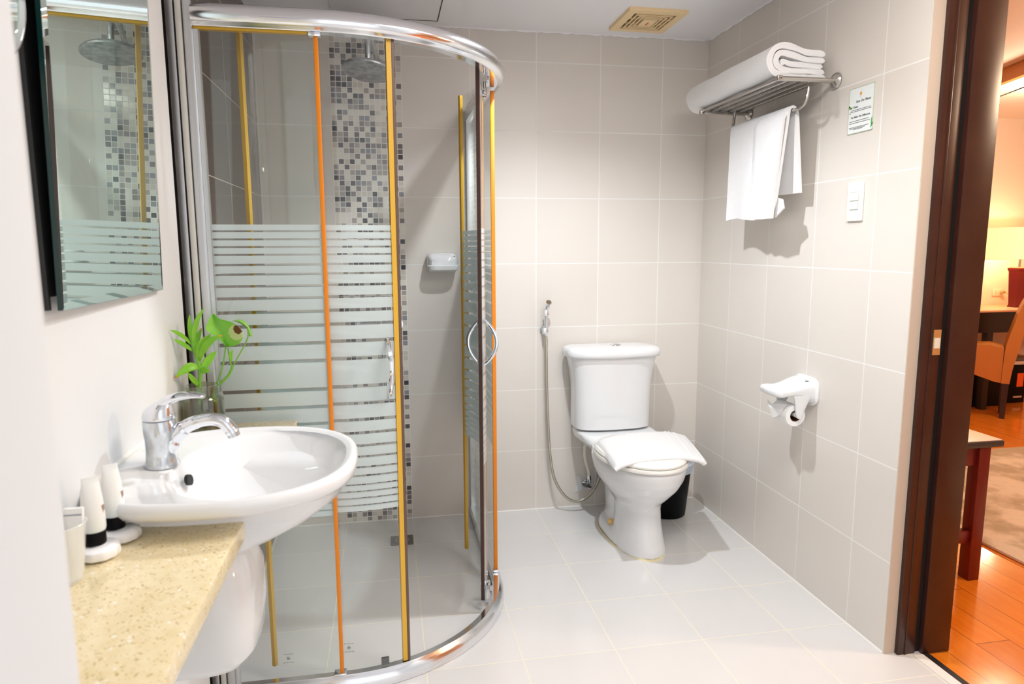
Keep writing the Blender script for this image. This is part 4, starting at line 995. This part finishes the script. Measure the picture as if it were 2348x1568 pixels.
U, Lw = spline(up_, 4), spline(lo_, 4); mn = min(len(U), len(Lw)); U = [U[int(i * (len(U) - 1) / (mn - 1))] for i in range(mn)]; Lw = [Lw[int(i * (len(Lw) - 1) / (mn - 1))] for i in range(mn)]
loft(b, [[u_, (u_ + l_) / 2 + Vector((0, -.006, 0)), l_] for u_, l_ in zip(U, Lw)], False, False, closed=False); o_ = part('leaf', b, 'leaf_big', t2, ang=80); s_ = o_.modifiers.new('thick', 'SOLIDIFY'); s_.thickness = .0006
leaf(t2, (-1.888, -1.366, 1.0), (-1.893, -1.37, 1.02), (-1.882, -1.372, 1.03), .010, 'leaf_green')
b = new()
for k in range(8):
    a_ = k * .8; tube(b, spline([(-1.92, -1.37, .86), (-1.93 + .02 * math.cos(a_), -1.372 + .018 * math.sin(a_), .85 + .01 * math.sin(k)), (-1.945 + .03 * math.cos(a_ + 1), -1.374 + .03 * math.sin(a_ + 1), .834 + .005 * (k % 3))], 4), .0010, 6)
part('root', b, 'root_brown', t2)

# toiletries on the near counter
def toiletry(x, y, rz, label):
    t_ = thing('lotion_tube', label, 'toiletry tube', (x, y, .841), 'small toiletry tubes standing on their caps')
    b = new(); lathe(b, [(.0145, .0004), (.0150, .002), (.0150, .019), (.0145, .0205)], (x, y, .841), n=28); part('cap', b, 'black_plastic', t_, label='black screw cap')
    b = new(); rg = []
    for z, hx, hy in ((.0210, .0150, .0150), (.025, .0160, .0160), (.045, .0160, .0148), (.070, .0145, .010), (.092, .0118, .004), (.096, .0112, .0016), (.103, .0112, .0012)):
        rg.append([(x + math.cos(rz) * hx * math.cos(a_) - math.sin(rz) * hy * math.sin(a_), y + math.sin(rz) * hx * math.cos(a_) + math.cos(rz) * hy * math.sin(a_), .841 + z) for a_ in [2 * PI * k / 28 for k in range(28)]])
    loft(b, rg); part('tube_body', b, 'tube_plastic', t_)
    b = new(); box(b, x + .0125, x + .0150, y - .002, y + .004, .888, .900); part('print', b, 'print_brown', t_, smooth=False)
toiletry(-1.946, -2.051, .6, 'translucent lotion tube with black cap on the soap nearer the tumbler')
toiletry(-1.940, -1.993, .6, 'translucent lotion tube with black cap on the soap nearer the basin')
def soap(x, y, label):
    t_ = thing('wrapped_soap', label, 'soap', (x, y, .82), 'round wrapped soaps'); random.seed(int(abs(y) * 1000))
    b = new(); rg = []
    for r_, z in ((.004, .0004), (.022, .0006), (.0275, .004), (.029, .010), (.0275, .016), (.022, .0195), (.014, .0200), (.004, .0200)):
        rg.append([(x + (r_ + .0009 * math.sin(13 * a_) * (r_ > .02)) * math.cos(a_), y + (r_ + .0009 * math.sin(11 * a_) * (r_ > .02)) * math.sin(a_), .82 + z) for a_ in [2 * PI * k / 40 for k in range(40)]])
    loft(b, rg); part('bar', b, 'soap_wrap', t_)
    b = new(); lathe(b, [(.0005, .0202), (.010, .0202), (.010, .0206), (.0005, .0206)], (x, y, .82), n=24, caps=False); part('label_sticker', b, 'paper_white', t_)
soap(-1.941, -2.054, 'round white wrapped soap under the tube nearer the tumbler'); soap(-1.932, -1.993, 'round white wrapped soap under the tube nearer the basin')
t2 = thing('plastic_tumbler', 'translucent white tumbler with dental kits at the left edge of counter', 'tumbler', (-1.962, -2.128, .82))
b = new(); lathe(b, [(.001, .001), (.026, .001), (.028, .004), (.036, .082), (.0375, .084), (.0365, .085), (.0345, .082), (.0265, .006), (.001, .004)], (-1.962, -2.128, .82), n=36, caps=False); part('cup', b, 'cup_plastic', t2)
def packet(cx, cy, h, lean, label, mt, z0=.828):
    t_ = thing('amenity_packet', label, 'amenity packet', (cx, cy, z0), 'amenity packets in the tumbler'); b = new()
    rg = [[(cx - .012 + lean * z, cy - .003, z0 + z * h), (cx + .012 + lean * z, cy - .003, z0 + z * h), (cx + .012 + lean * z, cy + .003, z0 + z * h), (cx - .012 + lean * z, cy + .003, z0 + z * h)] for z in (0, .5, 1)]
    loft(b, rg); part('sachet', b, 'paper_white', t_, smooth=False)
    b = new()
    for zz in mt: box(b, cx - .0115 + lean * .85, cx + .0115 + lean * .85, cy - .0036, cy - .0031, z0 + zz * h - .0006, z0 + zz * h + .0006)
    part('stripe_print', b, 'print_blue', t_, smooth=False)
packet(-1.965, -2.122, .112, -.004, 'white striped dental kit sachet, taller of those in the tumbler', (.82, .88)); packet(-1.952, -2.112, .092, .008, 'small white sachet leaning low in the tumbler', (.9,))
# comb in dark
t2 = tag(finish('pocket_comb', (lambda b: (box(b, -2.000, -1.993, -2.07, -2.0, .8205, .8245), [box(b, -1.993, -1.975, -2.068 + k * .005, -2.0665 + k * .005, .8212, .8238) for k in range(14)], b)[-1])(new()), 'black_plastic', smooth=False), 'small dark comb lying behind the front lotion tube', 'comb')

# wall mirror (tilted slightly forward at its top)
t2 = thing('wall_mirror', 'tall frameless wall mirror with thick dark green edge above the basin', 'mirror', (-2.0, -1.71, 1.186))
def mx(z, off=0, y=-1.71): return -2.0035 + off + (z - 1.186) * .022 + (-1.487 - y) * .024
z0m, z1m, ya, yb_ = 1.186, 2.10, -1.994, -1.487
b = new()
def quad(b, pts, mi): f = b.faces.new([b.verts.new(p) for p in pts]); f.material_index = mi; return f
bv = .014; tk = .009
P0 = [(ya, z0m), (yb_, z0m), (yb_, z1m), (ya, z1m)]; P1 = [(ya + bv, z0m + bv), (yb_ - bv, z0m + bv), (yb_ - bv, z1m - bv), (ya + bv, z1m - bv)]
bk = [b.verts.new((mx(z, 0, y), y, z)) for y, z in P0]; md_ = [b.verts.new((mx(z, tk * .8, y), y, z)) for y, z in P0]; fr_ = [b.verts.new((mx(z, tk, y), y, z)) for y, z in P1]
b.faces.new(fr_).material_index = 0
for i in range(4):
    j = (i + 1) % 4
    b.faces.new((md_[i], md_[j], fr_[j], fr_[i])).material_index = 0; b.faces.new((bk[i], bk[j], md_[j], md_[i])).material_index = 1
b.faces.new(bk[::-1]).material_index = 1
part('mirror_pane', b, None, t2, smooth=False, mats=['mirror_silver', 'mirror_edge'])
b = new(); prism(b, [(-2.0098, ya + .002), (-2.003, ya + .002), (-2.003, ya + .008), (-2.0098, ya + .008)], z0m, z1m); part('edge_backing', b, 'mirror_back', t2, smooth=False)
b = new(); prism(b, [(-2.0098, ya + .012), (-2.0045, ya + .012), (-2.0045, yb_ - .012), (-2.0098, yb_ - .012)], z0m + .02, z1m - .02); part('mount_board', b, 'mirror_back', t2, smooth=False)
# round cosmetic mirror, nearer the camera
t2 = thing('round_cosmetic_mirror', 'small round chrome rimmed cosmetic mirror at top left near mirror edge', 'mirror', (-2.0, -2.14, 1.60))
cyr, czr, rr = -2.135, 1.605, .088
b = new(); lathe(b, [(.001, .0), (rr - .008, .0), (rr - .004, .004)], (-1.975, cyr, czr), 'X', 48, caps=False); part('mirror_glass', b, 'mirror_silver', t2)
b = new(); tube(b, [(-1.977, cyr + rr * math.cos(2 * PI * k / 48), czr + rr * math.sin(2 * PI * k / 48)) for k in range(49)], .006, 12, caps=False); part('rim', b, 'chrome', t2)
b = new(); tube(b, [(-2.0095, cyr, czr), (-1.978, cyr, czr)], .012, 14); lathe(b, [(.03, -2.0098), (.03, -2.004), (.014, -2.0)], (0, cyr, czr), 'X', 24); part('wall_mount', b, 'chrome', t2)

# ================================================================== BEDROOM
t2 = thing('luggage_table', 'low reddish wooden table with pale top beyond the doorway', 'table', (.5, -.9, 0))
b = new(); box(b, .24, .748, -1.022, -.62, .527, .552, bev=.006, mi=0); part('table_edge', b, 'table_edge', t2)
part('table_top', B(.245, .742, -1.016, -.626, .5515, .5545, bev=.001), 'table_top', t2)
for x, y in ((.650, -1.014), (.26, -1.014), (.650, -.68), (.26, -.68)):
    part('leg', B(x, x + .048, y, y + .048, 0, .5265, bev=.001), 'table_wood', t2)
part('apron', B(.308, .6495, -1.000, -.984, .455, .5265), 'table_wood', t2, smooth=False)
part('stretcher', B(.308, .6495, -1.005, -.975, .150, .198, bev=.001), 'table_wood', t2)
tag(finish('area_rug', B(.976, 3.2, -2.6, .392, .0005, .014, bev=.004), 'rug'), 'mottled greige rug on the orange wood floor', 'rug')

t2 = thing('writing_desk', 'black desk with orange lit wooden top against far bedroom wall', 'desk', (3.4, 1.5, 0))
part('desk_top', B(2.60, 4.2, 1.31, 1.745, .762, .778, bev=.002), 'desk_top', t2)
b = new(); box(b, 2.61, 4.19, 1.31, 1.335, .605, .7615); box(b, 2.61, 2.63, 1.335, 1.74, .605, .7615); part('apron', b, 'desk_black', t2, smooth=False)
for x in (3.005, 4.14):
    part('leg', B(x, x + .05, 1.312, 1.362, 0, .6045), 'desk_black', t2, smooth=False)
part('leg', B(2.62, 2.67, 1.312, 1.362, 0, .6045), 'desk_black', t2, smooth=False)
t2 = thing('desk_lamp', 'lit table lamp with yellow tapered shade and dark red base on desk', 'lamp', (3.43, 1.5, .7785))
lx, ly_ = 3.43, 1.50; lamp_thing = t2
b = new()
loft(b, [[(lx + sx * h * k_, ly_ + sy * h * k_ * .75, z) for sx, sy in ((-1, -1), (1, -1), (1, 1), (-1, 1))] for z, h, k_ in ((1.165, .300, 1), (1.405, .200, 1))], False, False)
o_ = part('lamp_shade', b, 'lamp_shade', t2, smooth=False, label='glowing yellow fabric shade'); s_ = o_.modifiers.new('t', 'SOLIDIFY'); s_.thickness = .003
b = new()
for k in range(11):
    a_ = 2 * PI * k / 11; c0 = Vector((lx - .09, ly_ - .211, 1.215)); L_ = .042
    tip = c0 + Vector((math.cos(a_) * L_, .004, math.sin(a_) * L_ * .65)); sd = Vector((-math.sin(a_), 0, math.cos(a_) * .65)) * .009
    mdp = (c0 + tip) / 2; b.faces.new([b.verts.new(p) for p in (c0 + Vector((0, -.002, 0)), mdp + sd + Vector((0, -.006, 0)), tip + Vector((0, -.002, 0)), mdp - sd + Vector((0, -.006, 0)))])
part('flower_applique', b, 'flower_applique', o_, smooth=False)
b = new(); tube(b, [(lx, ly_, 1.09), (lx, ly_, 1.18)], .010, 12); part('pole', b, 'chrome', t2)
b = new(); loft(b, [[(lx + sx * h, ly_ + sy * h, z) for sx, sy in ((-1, -1), (1, -1), (1, 1), (-1, 1))] for z, h in ((.7787, .040), (.80, .034), (1.06, .046), (1.075, .052), (1.09, .052), (1.097, .035))]); part('lamp_base', b, 'lamp_red', t2, smooth=False)

t2 = thing('dining_chair', 'tan leather high backed chair with dark legs at the desk', 'chair', (2.9, 1.15, 0))
CO, CF, CS = Vector((2.915, 1.045, 0)), Vector((-.72, .69, 0)), Vector((.69, .72, 0))
def cp(a, w_, z): return CO + CF * a + CS * w_ + Vector((0, 0, z))
A_ = spline([cp(a, 0, z) for a, z in ((-.235, 1.06), (-.19, .93), (-.146, .80), (-.098, .67), (-.066, .51), (-.042, .38), (-.030, .265))], 5)
F_ = spline([cp(a, 0, z) for a, z in ((-.165, 1.06), (-.115, .95), (-.065, .85), (-.028, .72), (.010, .545), (.018, .40), (.020, .265))], 5)
b = new(); loft(b, [[a_, f_, f_ + CS * .235, a_ + CS * .235] for a_, f_ in zip(A_, F_)]); part('backrest', b, 'leather', t2)
b = new(); loft(b, [[cp(a, w_, z) for a, z in ((.0205, .268), (.06, .272), (.44, .40), (.46, .50), (.42, .525), (.10, .545), (.0205, .525))] for w_ in (.006, .229)]); part('seat', b, 'leather', t2)
for a, zt in ((-.028, .2645), (.40, .385)):
    for w_ in (.008, .187):
        b = new(); loft(b, [[cp(a + da, w_ + dw, z) for da, dw in ((k, k), (.045 - k, k), (.045 - k, .04 - k), (k, .04 - k))] for z, k in ((zt, 0), (0, .006))]); part('leg', b, 'chair_leg', t2, smooth=False)
t2 = thing('storage_box', 'black storage box with orange sticker under the desk', 'box', (3.45, 1.55, 0))
part('box_body', B(3.335, 3.560, 1.46, 1.70, .001, .315, bev=.006), 'black_plastic', t2)
part('box_lid', B(3.325, 3.63, 1.45, 1.71, .345, .372, bev=.008), 'valve_dark', t2)
part('plastic_liner', B(3.33, 3.565, 1.455, 1.705, .3155, .3445, bev=.006), 'cloth_white', t2)
part('sticker', B(3.472, 3.532, 1.457, 1.4595, .135, .245), 'sticker_orange', t2, smooth=False)
part('label_strip', B(3.450, 3.53, 1.457, 1.4595, .045, .058), 'alu_satin', t2, smooth=False)
t2 = tag(finish('floor_case', B(2.95, 3.31, 1.40, 1.72, .001, .30, bev=.01), 'black_plastic'), 'low black case on the floor under the desk beside the box', 'case')
t2 = thing('power_outlet', 'cream double power outlet with plug above the desk', 'outlet', (3.52, 1.75, .885))
part('plate', B(3.455, 3.545, 1.742, 1.7495, .848, .908, bev=.002), 'outlet', t2)
part('plug', B(3.525, 3.555, 1.715, 1.7415, .868, .890, bev=.004), 'brass', t2)
b = new()
for x in (3.478, 3.484): 
    for z in (.868, .884): box(b, x, x + .002, 1.7408, 1.7418, z, z + .005)
part('slot', b, 'groove_dark', t2, smooth=False)
b = new(); tube(b, spline([(3.555, 1.72, .879), (3.585, 1.70, .855), (3.61, 1.69, .80), (3.61, 1.66, .7815)], 6), .002, 8); part('cord', b, 'cord', t2)
tag(finish('charger_block', B(3.505, 3.545, 1.52, 1.56, .7785, .80, bev=.002), 'black_plastic'), 'tiny dark charger block on the desk beside the lamp', 'charger')
t2 = thing('framed_panel', 'tall red framed mirror edge beside the doorway on far wall', 'mirror', (3.1, 1.75, 1.2))
part('frame', B(3.306, 3.328, 1.725, 1.7495, .79, 1.72, bev=.003), 'frame_red', t2)
part('frame', B(2.70, 2.722, 1.725, 1.7495, .79, 1.72, bev=.003), 'frame_red', t2)
part('mirror_glass', B(2.7225, 3.3055, 1.735, 1.749, .79, 1.72), 'mirror_silver', t2, smooth=False)
b = new()
for k, x in enumerate((3.39, 3.43)):
    b = new(); tube(b, spline([(x, 1.70, .76), (x + .012, 1.705, .60), (x - .006, 1.71, .45), (x + .01, 1.712, .385)], 6), .003, 8)
    part('hanging_cord', b, 'cord', lamp_thing)
